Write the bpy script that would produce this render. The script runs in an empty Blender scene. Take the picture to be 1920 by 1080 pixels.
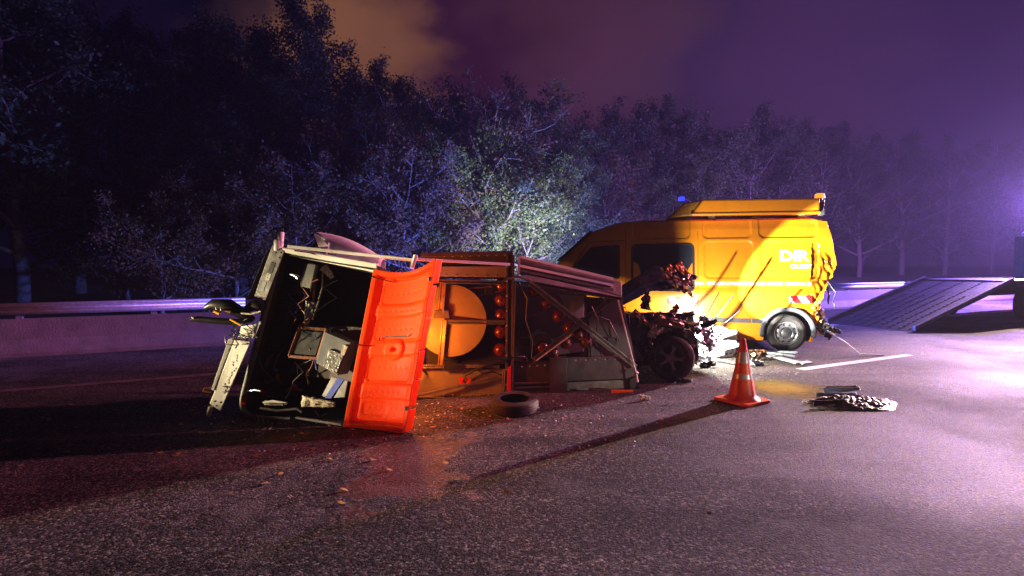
import bpy, math, random
import numpy as np
from mathutils import Vector, Matrix, noise as mnoise

R = math.radians
rnd = random.Random(7)
sc = bpy.context.scene
col = sc.collection

# ---------------------------------------------------------------- camera
CAM_H = 1.6
PITCH = math.atan(42 / 1000)
cam_d = bpy.data.cameras.new('camera')
cam = bpy.data.objects.new('camera', cam_d)
col.objects.link(cam)
cam.location = (0, 0, CAM_H)
cam.rotation_euler = (math.pi / 2 - PITCH, 0, 0)
cam_d.sensor_width = 36
cam_d.lens = 36 * 1000 / 1920
cam_d.clip_start = 0.05
cam_d.clip_end = 900
sc.camera = cam

# ---------------------------------------------------------------- sky (night, low cloud lit by town lights)
world = bpy.data.worlds.new('World')
sc.world = world
world.use_nodes = True
nt = world.node_tree
nt.nodes.clear()


def nd(tree, kind, **kw):
    n = tree.nodes.new(kind)
    for k, v in kw.items():
        setattr(n, k, v)
    return n


def ramp(tree, fac, stops, interp='LINEAR'):
    r = nd(tree, 'ShaderNodeValToRGB')
    r.color_ramp.interpolation = interp
    e = r.color_ramp.elements
    while len(e) > 1:
        e.remove(e[-1])
    e[0].position, e[0].color = stops[0][0], (*stops[0][1], 1)
    for p, c in stops[1:]:
        q = e.new(p)
        q.color = (*c, 1)
    tree.links.new(fac, r.inputs[0])
    return r.outputs[0]


tc = nd(nt, 'ShaderNodeTexCoord')
mp = nd(nt, 'ShaderNodeMapping')
mp.inputs['Scale'].default_value = (1.6, 1.6, 3.0)
nt.links.new(tc.outputs['Generated'], mp.inputs[0])
nz = nd(nt, 'ShaderNodeTexNoise')
nz.inputs['Scale'].default_value = 2.2
nz.inputs['Detail'].default_value = 6
nz.inputs['Roughness'].default_value = 0.55
nt.links.new(mp.outputs[0], nz.inputs[0])
# distorted direction so that the cloud banks get ragged edges
wob = nd(nt, 'ShaderNodeVectorMath', operation='MULTIPLY_ADD')
wob.inputs[1].default_value = (0.35, 0.35, 0.35)
nt.links.new(nz.outputs['Color'], wob.inputs[0])
sub = nd(nt, 'ShaderNodeVectorMath', operation='SUBTRACT')
sub.inputs[1].default_value = (0.175, 0.175, 0.175)
nt.links.new(tc.outputs['Generated'], sub.inputs[0])
nt.links.new(sub.outputs[0], wob.inputs[2])
nrmv = nd(nt, 'ShaderNodeVectorMath', operation='NORMALIZE')
nt.links.new(wob.outputs[0], nrmv.inputs[0])
cloud = ramp(nt, nz.outputs[0], [(0.40, (0.0008, 0.0006, 0.0060)), (0.62, (0.003, 0.0016, 0.010)), (0.80, (0.008, 0.004, 0.010))])
for (px, py, wid, c_) in ((700, 108, .981, (0.13, 0.055, 0.010)), (560, 75, .985, (0.025, 0.011, 0.006)), (880, 130, .92, (0.026, 0.0035, 0.010)),
                          (1340, 190, .94, (0.020, 0.007, 0.020)), (1110, 40, .98, (0.020, 0.009, 0.008)), (1750, 90, .90, (0.018, 0.007, 0.032))):
    d_ = Vector(((px - 960) / 1000, 1.0, (498 - py) / 1000)).normalized()
    dt = nd(nt, 'ShaderNodeVectorMath', operation='DOT_PRODUCT')
    dt.inputs[1].default_value = d_
    nt.links.new(nrmv.outputs[0], dt.inputs[0])
    mr = nd(nt, 'ShaderNodeMapRange', interpolation_type='SMOOTHSTEP')
    mr.inputs['From Min'].default_value = wid
    mr.inputs['From Max'].default_value = 1 - (1 - wid) * .12
    nt.links.new(dt.outputs['Value'], mr.inputs['Value'])
    mxx = nd(nt, 'ShaderNodeMix', data_type='RGBA', blend_type='ADD')
    mxx.inputs['B'].default_value = (*c_, 1)
    nt.links.new(mr.outputs[0], mxx.inputs['Factor'])
    nt.links.new(cloud, mxx.inputs['A'])
    cloud = mxx.outputs['Result']
bg = nd(nt, 'ShaderNodeBackground')
bg.inputs['Strength'].default_value = 1.0
nt.links.new(cloud, bg.inputs[0])
wo = nd(nt, 'ShaderNodeOutputWorld')
nt.links.new(bg.outputs[0], wo.inputs[0])


# ---------------------------------------------------------------- lamps (vehicles round the crash)
def lamp(name, kind, loc, power, color, radius=0.1, aim=None, cone=60, blend=0.3):
    d = bpy.data.lights.new(name, kind)
    d.energy = power
    d.color = color
    d.shadow_soft_size = radius
    if kind == 'SPOT':
        d.spot_size = R(cone)
        d.spot_blend = blend
    o = bpy.data.objects.new(name, d)
    col.objects.link(o)
    o.location = loc
    if aim is not None:
        o.rotation_euler = (Vector(aim) - Vector(loc)).to_track_quat('-Z', 'Y').to_euler()
    return o


# headlamp of the wrecked car
LAMP = Vector((3.20, 8.75, 0.68))
lamp('headlamp_light', 'POINT', LAMP, 430, (1.0, 0.93, 0.82), 0.015)
lamp('headlamp_beam', 'SPOT', LAMP, 3600, (1.0, 0.95, 0.85), 0.015, (5.6, 9.95, 1.45), 46, 0.22)
# fire engine out of view to the right: mast lamp and beacons
lamp('mast_lamp_light', 'SPOT', (30.0, 27.0, 7.5), 175000, (1.0, 0.62, 0.56), 0.18, (2.6, 4.0, 0), 18.5, 1.0)
lamp('blue_beacon_light', 'POINT', (21.0, 21.0, 4.0), 34000, (0.26, 0.16, 1.0), 0.15)
lamp('red_beacon_light', 'POINT', (21.8, 22.0, 4.2), 2500, (1.0, 0.10, 0.16), 0.15)
# lamp on the roof of a second fire vehicle to the right, turned on the trailer
lamp('roof_lamp_light', 'SPOT', (13.0, 8.2, 6.2), 14000, (1.0, 0.24, 0.42), 0.25, (-2.6, 6.6, 1.5), 32, 0.8)
# car standing off to the left, low beam along the trailer
lamp('parked_car_headlamp_light', 'SPOT', (-14.0, 2.2, 0.36), 13500, (1.0, 0.78, 0.42), 0.07, (-2.75, 5.55, 0.98), 8.6, 0.25)
lamp('parked_car_headlamp_light', 'SPOT', (-13.8, 1.2, 0.36), 9000, (1.0, 0.78, 0.42), 0.07, (-1.35, 5.30, 0.98), 8.6, 0.25)
# car waiting to the right of the photographer, dipped beam on the cone
lamp('waiting_car_headlamp_light', 'SPOT', (9.4, 1.2, 0.55), 1500, (1.0, 0.86, 0.74), 0.06, (2.80, 5.72, 0.40), 6.2, 0.6)
# patrol car hidden behind the van: blue beacon and head lamps on the trees
lamp('patrol_beacon_light', 'POINT', (1.5, 13.2, 1.25), 7000, (0.10, 0.15, 1.0), 0.12)
lamp('patrol_headlamp_light', 'SPOT', (1.6, 13.1, 0.75), 4800, (1.0, 0.98, 0.66), 0.08, (-0.5, 18.5, 3.6), 66, 0.9)

sc.view_settings.view_transform = 'Standard'
sc.view_settings.look = 'None'
sc.view_settings.exposure = 0
sc.view_settings.gamma = 1
sc.view_settings.use_curve_mapping = False
sc.cycles.use_denoising = True
sc.cycles.max_bounces = 6
sc.cycles.volume_bounces = 0
sc.cycles.sample_clamp_indirect = 4


# ================================================================ helpers
def at(px, py, Y):
    """point seen at (px, py) of the 1920 wide photograph, Y metres ahead"""
    x = (px - 960) / 1000
    y = (540 - py) / 1000
    c, s = math.cos(PITCH), math.sin(PITCH)
    ry = c + y * s
    k = Y / ry
    return Vector((x * k, Y, CAM_H + (-s + y * c) * k))


def on_ground(px, py, z=0.0):
    x = (px - 960) / 1000
    y = (540 - py) / 1000
    c, s = math.cos(PITCH), math.sin(PITCH)
    k = (z - CAM_H) / (-s + y * c)
    return Vector((x * k, (c + y * s) * k, z))


def tag(o, label, cat, group=None, kind=None):
    if label:
        o['label'] = label
    if cat:
        o['category'] = cat
    if group:
        o['group'] = group
    if kind:
        o['kind'] = kind
    return o


def empty(name, loc=(0, 0, 0), rz=0.0):
    o = bpy.data.objects.new(name, None)
    col.objects.link(o)
    o.location = loc
    o.rotation_euler = (0, 0, rz)
    o.empty_display_size = 0.2
    return o


def link_mesh(name, me, mat=None, parent=None):
    o = bpy.data.objects.new(name, me)
    col.objects.link(o)
    if mat and not me.materials:
        me.materials.append(mat)
    if parent is not None:
        o.parent = parent
        m = Matrix.Identity(4)
        p = parent
        while p is not None:
            m = Matrix.LocRotScale(p.location, p.rotation_euler, p.scale) @ m
            p = p.parent
        # parts are modelled in world space unless the builder says local
        if not getattr(link_mesh, 'local', False):
            me.transform(m.inverted())
    return o


class MB:
    def __init__(self):
        self.v, self.f = [], []

    def add(self, vs, fs):
        b = len(self.v)
        self.v += [tuple(p) for p in vs]
        self.f += [tuple(i + b for i in q) for q in fs]
        return self

    def box(self, c, s, m=None):
        c = Vector(c)
        pts = []
        for x in (-.5, .5):
            for y in (-.5, .5):
                for z in (-.5, .5):
                    p = Vector((x * s[0], y * s[1], z * s[2]))
                    pts.append(c + (m @ p if m else p))
        return self.add(pts, [(0, 1, 3, 2), (4, 6, 7, 5), (0, 4, 5, 1), (2, 3, 7, 6), (0, 2, 6, 4), (1, 5, 7, 3)])

    def bar(self, a, b, w, h, up=(0, 0, 1)):
        """rectangular bar from a to b"""
        a, b = Vector(a), Vector(b)
        d = (b - a)
        L = d.length
        d.normalize()
        up = Vector(up)
        s = d.cross(up)
        if s.length < 1e-4:
            s = d.cross(Vector((1, 0, 0)))
        s.normalize()
        u = s.cross(d)
        m = Matrix((s, d, u)).transposed()
        return self.box((a + b) / 2, (w, L, h), m)

    def hexa(self, p):
        """eight corners: four front (ccw) then four back"""
        return self.add(p, [(0, 1, 2, 3), (7, 6, 5, 4), (0, 4, 5, 1), (1, 5, 6, 2), (2, 6, 7, 3), (3, 7, 4, 0)])

    def slab(self, quad, depth):
        q = [Vector(p) for p in quad]
        d = Vector(depth)
        return self.hexa(q + [p + d for p in q])

    def prism(self, poly, depth):
        n = len(poly)
        q = [Vector(p) for p in poly]
        d = Vector(depth)
        fs = [tuple(range(n)), tuple(range(2 * n - 1, n - 1, -1))]
        fs += [(i, i + n, (i + 1) % n + n, (i + 1) % n) for i in range(n)]
        return self.add(q + [p + d for p in q], fs)

    def tube(self, path, r, n=8, cap=True):
        path = [Vector(p) for p in path]
        rs = r if isinstance(r, (list, tuple)) else [r] * len(path)
        vs, fs = [], []
        ref = None
        for i, p in enumerate(path):
            d = path[min(i + 1, len(path) - 1)] - path[max(i - 1, 0)]
            if d.length < 1e-9:
                d = Vector((0, 0, 1))
            d.normalize()
            if ref is None:
                ref = Vector((0, 0, 1)) if abs(d.z) < .9 else Vector((1, 0, 0))
            s = d.cross(ref).normalized()
            t = s.cross(d)
            ref = t
            for k in range(n):
                a = 2 * math.pi * k / n
                vs.append(p + (s * math.cos(a) + t * math.sin(a)) * rs[i])
        for i in range(len(path) - 1):
            for k in range(n):
                k2 = (k + 1) % n
                fs.append((i * n + k, i * n + k2, (i + 1) * n + k2, (i + 1) * n + k))
        if cap:
            fs.append(tuple(range(n - 1, -1, -1)))
            fs.append(tuple((len(path) - 1) * n + k for k in range(n)))
        return self.add(vs, fs)

    def lathe(self, prof, m=None, n=32, close=False):
        """prof: (radius, height) pairs about local z"""
        vs, fs = [], []
        m = m or Matrix.Identity(4)
        for r, h in prof:
            for k in range(n):
                a = 2 * math.pi * k / n
                vs.append(m @ Vector((r * math.cos(a), r * math.sin(a), h)))
        L = len(prof)
        for i in range(L if close else L - 1):
            j = (i + 1) % L
            for k in range(n):
                k2 = (k + 1) % n
                fs.append((i * n + k, i * n + k2, j * n + k2, j * n + k))
        return self.add(vs, fs)

    def grid(self, fn, nu, nv, keep=None):
        vs = [fn(i / nu, j / nv) for i in range(nu + 1) for j in range(nv + 1)]
        w = nv + 1
        fs = [(i * w + j, (i + 1) * w + j, (i + 1) * w + j + 1, i * w + j + 1)
              for i in range(nu) for j in range(nv) if keep is None or keep((i + .5) / nu, (j + .5) / nv)]
        return self.add(vs, fs)

    def mesh(self, name, smooth=None):
        me = bpy.data.meshes.new(name)
        me.from_pydata(self.v, [], self.f)
        me.validate()
        if smooth is not None:
            me.polygons.foreach_set('use_smooth', [True] * len(me.polygons))
            try:
                me.set_sharp_from_angle(angle=R(smooth))
            except Exception:
                pass
        me.update()
        return me

    def build(self, name, mat, parent=None, smooth=None, bevel=0.0):
        o = link_mesh(name, self.mesh(name, smooth), mat, parent)
        if bevel:
            b = o.modifiers.new('bevel', 'BEVEL')
            b.width = bevel
            b.segments = 2
            b.limit_method = 'ANGLE'
        return o


# ---------------------------------------------------------------- materials
MATS = {}


def material(name, color, rough=0.5, metal=0.0, var=0.15, scale=12.0, bump=0.0, bscale=60.0, coat=0.0,
             emit=None, emit_s=0.0, dirt=None, spec=0.5, sub=0.0):
    m = bpy.data.materials.new(name)
    m.use_nodes = True
    t = m.node_tree
    p = t.nodes['Principled BSDF']
    p.inputs['Roughness'].default_value = rough
    p.inputs['Metallic'].default_value = metal
    p.inputs['Specular IOR Level'].default_value = spec
    p.inputs['Coat Weight'].default_value = coat
    p.inputs['Coat Roughness'].default_value = 0.08
    co = nd(t, 'ShaderNodeTexCoord')
    n = nd(t, 'ShaderNodeTexNoise')
    n.inputs['Scale'].default_value = scale
    n.inputs['Detail'].default_value = 6
    n.inputs['Roughness'].default_value = 0.65
    t.links.new(co.outputs['Object'], n.inputs[0])
    lo = tuple(c * (1 - var) for c in color)
    hi = tuple(min(1, c * (1 + var)) for c in color)
    out = ramp(t, n.outputs[0], [(0.3, lo), (0.7, hi)])
    if dirt:
        n2 = nd(t, 'ShaderNodeTexNoise')
        n2.inputs['Scale'].default_value = scale * 0.45
        n2.inputs['Detail'].default_value = 9
        n2.inputs['Roughness'].default_value = 0.75
        t.links.new(co.outputs['Object'], n2.inputs[0])
        fac = ramp(t, n2.outputs[0], [(dirt[1], (0, 0, 0)), (dirt[1] + .16, (dirt[2],) * 3)])
        mx = nd(t, 'ShaderNodeMix', data_type='RGBA')
        mx.inputs['B'].default_value = (*dirt[0], 1)
        t.links.new(fac, mx.inputs['Factor'])
        t.links.new(out, mx.inputs['A'])
        out = mx.outputs['Result']
    t.links.new(out, p.inputs['Base Color'])
    rr = ramp(t, n.outputs[0], [(0.3, (max(0, rough - .08),) * 3), (0.75, (min(1, rough + .12),) * 3)])
    t.links.new(rr, p.inputs['Roughness'])
    if bump:
        nb = nd(t, 'ShaderNodeTexNoise')
        nb.inputs['Scale'].default_value = bscale
        nb.inputs['Detail'].default_value = 4
        t.links.new(co.outputs['Object'], nb.inputs[0])
        b = nd(t, 'ShaderNodeBump')
        b.inputs['Strength'].default_value = bump
        b.inputs['Distance'].default_value = 0.02
        t.links.new(nb.outputs[0], b.inputs['Height'])
        t.links.new(b.outputs[0], p.inputs['Normal'])
    if emit:
        p.inputs['Emission Color'].default_value = (*emit, 1)
        p.inputs['Emission Strength'].default_value = emit_s
    MATS[name] = m
    return m


material('yellow_paint', (0.82, 0.27, 0.006), 0.32, var=0.05, scale=5, coat=0.35, dirt=((0.30, 0.16, 0.03), 0.60, 0.45))
material('yellow_inner', (0.42, 0.17, 0.01), 0.5, var=0.2, dirt=((0.1, .06, .03), .5, .6))
material('window_glass', (0.022, 0.028, 0.045), 0.06, var=0.2, scale=3, spec=0.9)
material('rubber', (0.018, 0.018, 0.02), 0.6, var=0.2, bump=0.1)
material('grey_plastic', (0.07, 0.08, 0.09), 0.55, var=0.25, bump=0.15, bscale=120)
material('tyre', (0.022, 0.021, 0.021), 0.72, var=0.3, bump=0.25, bscale=90, dirt=((0.10, 0.08, 0.065), 0.52, 0.5))
material('rim_steel', (0.26, 0.27, 0.29), 0.42, metal=0.7, var=0.25, dirt=((0.05, 0.045, 0.04), 0.5, 0.6))
material('white_decal', (0.78, 0.79, 0.80), 0.4, var=0.03)
material('red_decal', (0.60, 0.015, 0.015), 0.35, var=0.06)
material('dark', (0.008, 0.008, 0.010), 0.7, var=0.3)
material('torn_metal', (0.38, 0.24, 0.15), 0.34, metal=0.75, var=0.45, scale=20, bump=0.4, bscale=24)
material('torn_yellow', (0.72, 0.28, 0.01), 0.35, var=0.3, scale=9, bump=0.3, bscale=20)
material('tail_lens', (0.55, 0.02, 0.02), 0.15, var=0.15, coat=0.6)
material('amber_lens', (0.85, 0.22, 0.01), 0.18, var=0.1, emit=(1.0, 0.30, 0.03), emit_s=1.6)
material('blue_lens', (0.02, 0.03, 0.8), 0.15, var=0.1, emit=(0.03, 0.04, 1.0), emit_s=2.2)
material('amber_glow', (0.9, 0.4, 0.05), 0.2, emit=(1.0, 0.42, 0.05), emit_s=12)
material('chrome', (0.62, 0.62, 0.64), 0.25, metal=0.9, var=0.15)

material('orange_lid', (0.95, 0.125, 0.005), 0.5, spec=0.25, var=0.16, scale=7, bump=0.10, bscale=30, dirt=((0.22, 0.03, 0.01), 0.57, 0.6))
material('tub_grey', (0.10, 0.105, 0.115), 0.5, var=0.2, bump=0.1, dirt=((0.03, 0.028, 0.026), 0.5, 0.6))
material('tub_dark', (0.007, 0.007, 0.009), 0.6, var=0.3)
material('white_metal', (0.70, 0.70, 0.71), 0.34, var=0.08, dirt=((0.20, 0.17, 0.14), 0.58, 0.55))
material('galvanised', (0.36, 0.36, 0.38), 0.40, metal=0.5, var=0.22, scale=18, dirt=((0.16, 0.14, 0.12), 0.55, 0.5), bump=0.1, bscale=30)
material('aluminium', (0.26, 0.22, 0.20), 0.36, metal=0.75, var=0.2, scale=14, dirt=((0.12, 0.10, 0.09), 0.55, 0.5))
material('sheet_metal', (0.34, 0.31, 0.29), 0.36, metal=0.45, var=0.12, scale=5, bump=0.12, bscale=5, dirt=((0.2, .16, .13), .6, .4))
material('disc_back', (0.21, 0.18, 0.165), 0.45, metal=0.25, var=0.12, scale=6)
material('brown_panel', (0.075, 0.055, 0.055), 0.42, metal=0.25, var=0.25, scale=7, dirt=((0.03, .025, .025), .5, .5))
material('red_lamp', (0.11, 0.008, 0.004), 0.32, var=0.25, coat=0.5)
material('cable', (0.012, 0.012, 0.014), 0.4, var=0.2)
material('pale_cable', (0.35, 0.34, 0.32), 0.45, var=0.2)
material('battery', (0.05, 0.05, 0.055), 0.45, var=0.2)
material('box_grey', (0.20, 0.21, 0.24), 0.35, var=0.12)
material('blue_strap', (0.02, 0.05, 0.42), 0.6, var=0.2)
material('cream_cloth', (0.52, 0.47, 0.38), 0.8, var=0.2, bump=0.5, bscale=30)
material('rust_brown', (0.20, 0.06, 0.025), 0.6, var=0.4, bump=0.3)
material('yellow_lens', (0.75, 0.36, 0.03), 0.2, var=0.1)

material('car_paint', (0.014, 0.014, 0.020), 0.22, var=0.15, coat=0.7, dirt=((0.05, .045, .04), .6, .5))
material('bare_alloy', (0.55, 0.55, 0.57), 0.3, metal=0.8, var=0.4, scale=25, bump=0.4, bscale=40)
material('bumper_white', (0.62, 0.68, 0.74), 0.36, var=0.1)
material('headlamp_glow', (0.9, 0.9, 0.9), 0.1, emit=(1.0, 0.96, 0.88), emit_s=60)
material('hood_paint', (0.014, 0.012, 0.014), 0.3, var=0.3, coat=0.4, dirt=((0.10, 0.05, 0.03), 0.64, 0.4))
material('pale_panel', (0.40, 0.46, 0.42), 0.6, var=0.08)

material('cone_orange', (0.90, 0.085, 0.015), 0.42, var=0.08, scale=10, dirt=((0.22, .03, .02), .6, .45))
material('cone_band', (0.55, 0.53, 0.50), 0.35, metal=0.3, var=0.12, scale=30)
material('trim_pale', (0.42, 0.50, 0.55), 0.4, var=0.15, dirt=((.12, .11, .1), .58, .5))
material('heap', (0.035, 0.035, 0.05), 0.4, var=0.5, scale=30, bump=0.9, bscale=45)
material('fluid', (0.26, 0.20, 0.012), 0.3, var=0.35, scale=4, spec=0.7)
material('concrete', (0.17, 0.14, 0.125), 0.75, var=0.22, scale=4, bump=0.3, bscale=35, dirt=((0.11, .095, .08), .5, .6))
material('road_paint', (0.68, 0.68, 0.66), 0.55, var=0.15, scale=25, bump=0.5, bscale=110, dirt=((0.10, .09, .08), .50, .85))
material('shaded_paint', (0.16, 0.13, 0.11), 0.7, var=0.4, scale=9, bump=0.5, bscale=110, dirt=((0.05, .045, .04), .46, .95))  # darker copy of the road paint, shade put into its colour
material('bark', (0.14, 0.11, 0.085), 0.85, var=0.4, scale=14, bump=0.6, bscale=25)
material('pale_bark', (0.10, 0.09, 0.08), 0.8, var=0.35, scale=14, bump=0.4, bscale=25)
material('earth', (0.060, 0.052, 0.034), 0.95, var=0.5, scale=1.8, bump=0.8, bscale=9)
material('truck_grey', (0.075, 0.078, 0.085), 0.5, metal=0.4, var=0.25, bump=0.2, dirt=((.06, .05, .045), .5, .6))
material('truck_cab', (0.55, 0.55, 0.57), 0.3, var=0.06, coat=0.4)
material('work_glow', (0.9, 0.9, 0.9), 0.2, emit=(1.0, 0.8, 0.82), emit_s=30)
material('red_glow', (0.6, 0.02, 0.02), 0.2, emit=(1.0, 0.06, 0.08), emit_s=14)
material('blue_glow', (0.02, 0.03, 0.6), 0.2, emit=(0.10, 0.12, 1.0), emit_s=20)


def leaf_material(name, cols):
    m = bpy.data.materials.new(name)
    m.use_nodes = True
    t = m.node_tree
    t.nodes.clear()
    g = nd(t, 'ShaderNodeNewGeometry')
    n = len(cols)
    c = ramp(t, g.outputs['Random Per Island'], [(i / (n - 1) if n > 1 else 0, k) for i, k in enumerate(cols)])
    d = nd(t, 'ShaderNodeBsdfDiffuse')
    tr = nd(t, 'ShaderNodeBsdfTranslucent')
    gl = nd(t, 'ShaderNodeBsdfGlossy')
    gl.inputs['Roughness'].default_value = 0.6
    gl.inputs['Color'].default_value = (.5, .5, .5, 1)
    t.links.new(c, d.inputs[0])
    t.links.new(c, tr.inputs[0])
    m1 = nd(t, 'ShaderNodeMixShader')
    m1.inputs[0].default_value = 0.3
    t.links.new(d.outputs[0], m1.inputs[1])
    t.links.new(tr.outputs[0], m1.inputs[2])
    m2 = nd(t, 'ShaderNodeMixShader')
    m2.inputs[0].default_value = 0.025
    t.links.new(m1.outputs[0], m2.inputs[1])
    t.links.new(gl.outputs[0], m2.inputs[2])
    o = nd(t, 'ShaderNodeOutputMaterial')
    t.links.new(m2.outputs[0], o.inputs[0])
    MATS[name] = m
    return m


leaf_material('leaf_green', [(0.045, 0.075, 0.020), (0.085, 0.110, 0.030), (0.13, 0.13, 0.045)])
leaf_material('leaf_dark', [(0.030, 0.050, 0.018), (0.055, 0.075, 0.028), (0.085, 0.085, 0.04)])
leaf_material('leaf_autumn', [(0.11, 0.065, 0.025), (0.15, 0.075, 0.03), (0.09, 0.085, 0.035)])
leaf_material('fallen_leaf', [(0.30, 0.16, 0.04), (0.42, 0.30, 0.08), (0.26, 0.08, 0.03)])


def orange_plastic():
    """lid moulding: thin plastic that lets some light through"""
    m = MATS['orange_lid']
    t = m.node_tree
    p = t.nodes['Principled BSDF']
    src = p.inputs['Base Color'].links[0].from_socket
    tr = nd(t, 'ShaderNodeBsdfTranslucent')
    tr.inputs[0].default_value = (1.0, 0.22, 0.012, 1)
    mx = nd(t, 'ShaderNodeMixShader')
    mx.inputs[0].default_value = 0.55
    out = t.nodes['Material Output']
    t.links.new(p.outputs[0], mx.inputs[1])
    t.links.new(tr.outputs[0], mx.inputs[2])
    t.links.new(mx.outputs[0], out.inputs[0])


orange_plastic()


def asphalt():
    m = bpy.data.materials.new('asphalt')
    m.use_nodes = True
    t = m.node_tree
    p = t.nodes['Principled BSDF']
    co = nd(t, 'ShaderNodeTexCoord')

    def noise(scale, det=4, rough=0.6):
        n = nd(t, 'ShaderNodeTexNoise')
        n.inputs['Scale'].default_value = scale
        n.inputs['Detail'].default_value = det
        n.inputs['Roughness'].default_value = rough
        t.links.new(co.outputs['Object'], n.inputs[0])
        return n.outputs[0]

    v = nd(t, 'ShaderNodeTexVoronoi')
    v.inputs['Scale'].default_value = 72
    v.inputs['Randomness'].default_value = 1
    t.links.new(co.outputs['Object'], v.inputs[0])
    # grain of the chippings
    sep = nd(t, 'ShaderNodeSeparateColor')
    t.links.new(v.outputs['Color'], sep.inputs[0])
    chip = ramp(t, sep.outputs[0], [(0.0, (0.012, 0.012, 0.013)), (0.5, (0.045, 0.043, 0.042)), (0.85, (0.13, 0.12, 0.11)), (1.0, (0.30, 0.28, 0.25))])
    big = ramp(t, noise(0.55, 5, 0.6), [(0.34, (0.55, 0.55, 0.55)), (0.66, (1.25, 1.22, 1.2))])
    mx = nd(t, 'ShaderNodeMix', data_type='RGBA', blend_type='MULTIPLY')
    mx.inputs['Factor'].default_value = 1
    t.links.new(chip, mx.inputs['A'])
    t.links.new(big, mx.inputs['B'])
    # worn wheel paths and drag marks running along the carriageway
    rot = nd(t, 'ShaderNodeMapping')
    rot.inputs['Rotation'].default_value = (0, 0, -math.atan2(.4472, .8944))
    rot.inputs['Scale'].default_value = (0.10, 1.5, 1)
    t.links.new(co.outputs['Object'], rot.inputs[0])
    tn = nd(t, 'ShaderNodeTexNoise')
    tn.inputs['Scale'].default_value = 1.3
    tn.inputs['Detail'].default_value = 7
    tn.inputs['Roughness'].default_value = 0.7
    t.links.new(rot.outputs[0], tn.inputs[0])
    mt_ = nd(t, 'ShaderNodeMix', data_type='RGBA', blend_type='MULTIPLY')
    mt_.inputs['Factor'].default_value = 1
    t.links.new(mx.outputs['Result'], mt_.inputs['A'])
    t.links.new(ramp(t, tn.outputs[0], [(0.36, (0.5, 0.5, 0.5)), (0.60, (1.15, 1.12, 1.1))]), mt_.inputs['B'])
    mx = mt_
    # pale, chalky scuffs with broken edges
    scuff = ramp(t, noise(0.75, 9, 0.75), [(0.52, (0, 0, 0)), (0.64, (0.65,) * 3)])
    m2 = nd(t, 'ShaderNodeMix', data_type='RGBA')
    m2.inputs['B'].default_value = (0.135, 0.125, 0.115, 1)
    t.links.new(scuff, m2.inputs['Factor'])
    t.links.new(mx.outputs['Result'], m2.inputs['A'])
    t.links.new(m2.outputs['Result'], p.inputs['Base Color'])
    # damp patches
    wet = ramp(t, noise(0.33, 4, 0.55), [(0.40, (0.66,) * 3), (0.58, (0.88,) * 3)])
    # a wet tongue in front of the trailer, with a ragged outline
    sp = nd(t, 'ShaderNodeVectorMath', operation='SUBTRACT')
    sp.inputs[1].default_value = (-0.85, 4.25, 0)
    t.links.new(co.outputs['Object'], sp.inputs[0])
    sq = nd(t, 'ShaderNodeVectorMath', operation='MULTIPLY')
    sq.inputs[1].default_value = (0.70, 0.42, 0)
    t.links.new(sp.outputs[0], sq.inputs[0])
    ln = nd(t, 'ShaderNodeVectorMath', operation='LENGTH')
    t.links.new(sq.outputs[0], ln.inputs[0])
    jn = nd(t, 'ShaderNodeMath', operation='MULTIPLY_ADD')
    jn.inputs[1].default_value = 1.3
    t.links.new(noise(1.6, 6, 0.65), jn.inputs[0])
    t.links.new(ln.outputs['Value'], jn.inputs[2])
    tongue = ramp(t, jn.outputs[0], [(0.95, (0.38,) * 3), (1.0, (1.0,) * 3)])
    wm = nd(t, 'ShaderNodeMath', operation='MULTIPLY')
    t.links.new(wet, wm.inputs[0])
    t.links.new(tongue, wm.inputs[1])
    t.links.new(wm.outputs[0], p.inputs['Roughness'])
    t.links.new(ramp(t, jn.outputs[0], [(0.93, (0.75,) * 3), (1.0, (0.09,) * 3)]), p.inputs['Specular IOR Level'])
    b = nd(t, 'ShaderNodeBump')
    b.inputs['Strength'].default_value = 0.75
    b.inputs['Distance'].default_value = 0.024
    inv = nd(t, 'ShaderNodeMath', operation='SUBTRACT')
    inv.inputs[0].default_value = 1
    t.links.new(v.outputs['Distance'], inv.inputs[1])
    ad = nd(t, 'ShaderNodeMath', operation='ADD')
    vm = nd(t, 'ShaderNodeMath', operation='MULTIPLY')
    vm.inputs[1].default_value = 0.45
    t.links.new(inv.outputs[0], vm.inputs[0])
    t.links.new(vm.outputs[0], ad.inputs[0])
    t.links.new(noise(38, 6, 0.75), ad.inputs[1])
    t.links.new(ad.outputs[0], b.inputs['Height'])
    t.links.new(b.outputs[0], p.inputs['Normal'])
    MATS['asphalt'] = m


asphalt()

# ================================================================ the road and what borders it
RD = Vector((0.8944, 0.4472, 0))      # along the carriageway
RN = Vector((-0.4472, 0.8944, 0))     # across it, away from the camera


def rp(t, n, z=0.0):
    return RD * t + RN * n + Vector((0, 0, z))


def sheet(name, pts, mat, kind='structure'):
    o = MB().add(pts, [tuple(range(len(pts)))]).build(name, MATS[mat])
    o['kind'] = kind
    return o


def tz(t, n):
    """height of the verge behind the barrier"""
    k = max(0.0, n - 12.9)
    return -0.05 + min(k, 26) * 0.055 + 0.12 * mnoise.noise(Vector((t * .3, n * .3, 0)))


sheet('ground', [(-400, -400, -0.12), (400, -400, -0.12), (400, 400, -0.12), (-400, 400, -0.12)], 'earth')
sheet('road', [rp(-120, -14), rp(160, -14), rp(160, 12.95), rp(-120, 12.95)], 'asphalt')
g = MB()
g.grid(lambda a, b: rp(-70 + 200 * a, 12.9 + 60 * b * b, tz(-70 + 200 * a, 12.9 + 60 * b * b)), 130, 40)
g.build('verge', MATS['earth'], smooth=60)['kind'] = 'structure'


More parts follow.
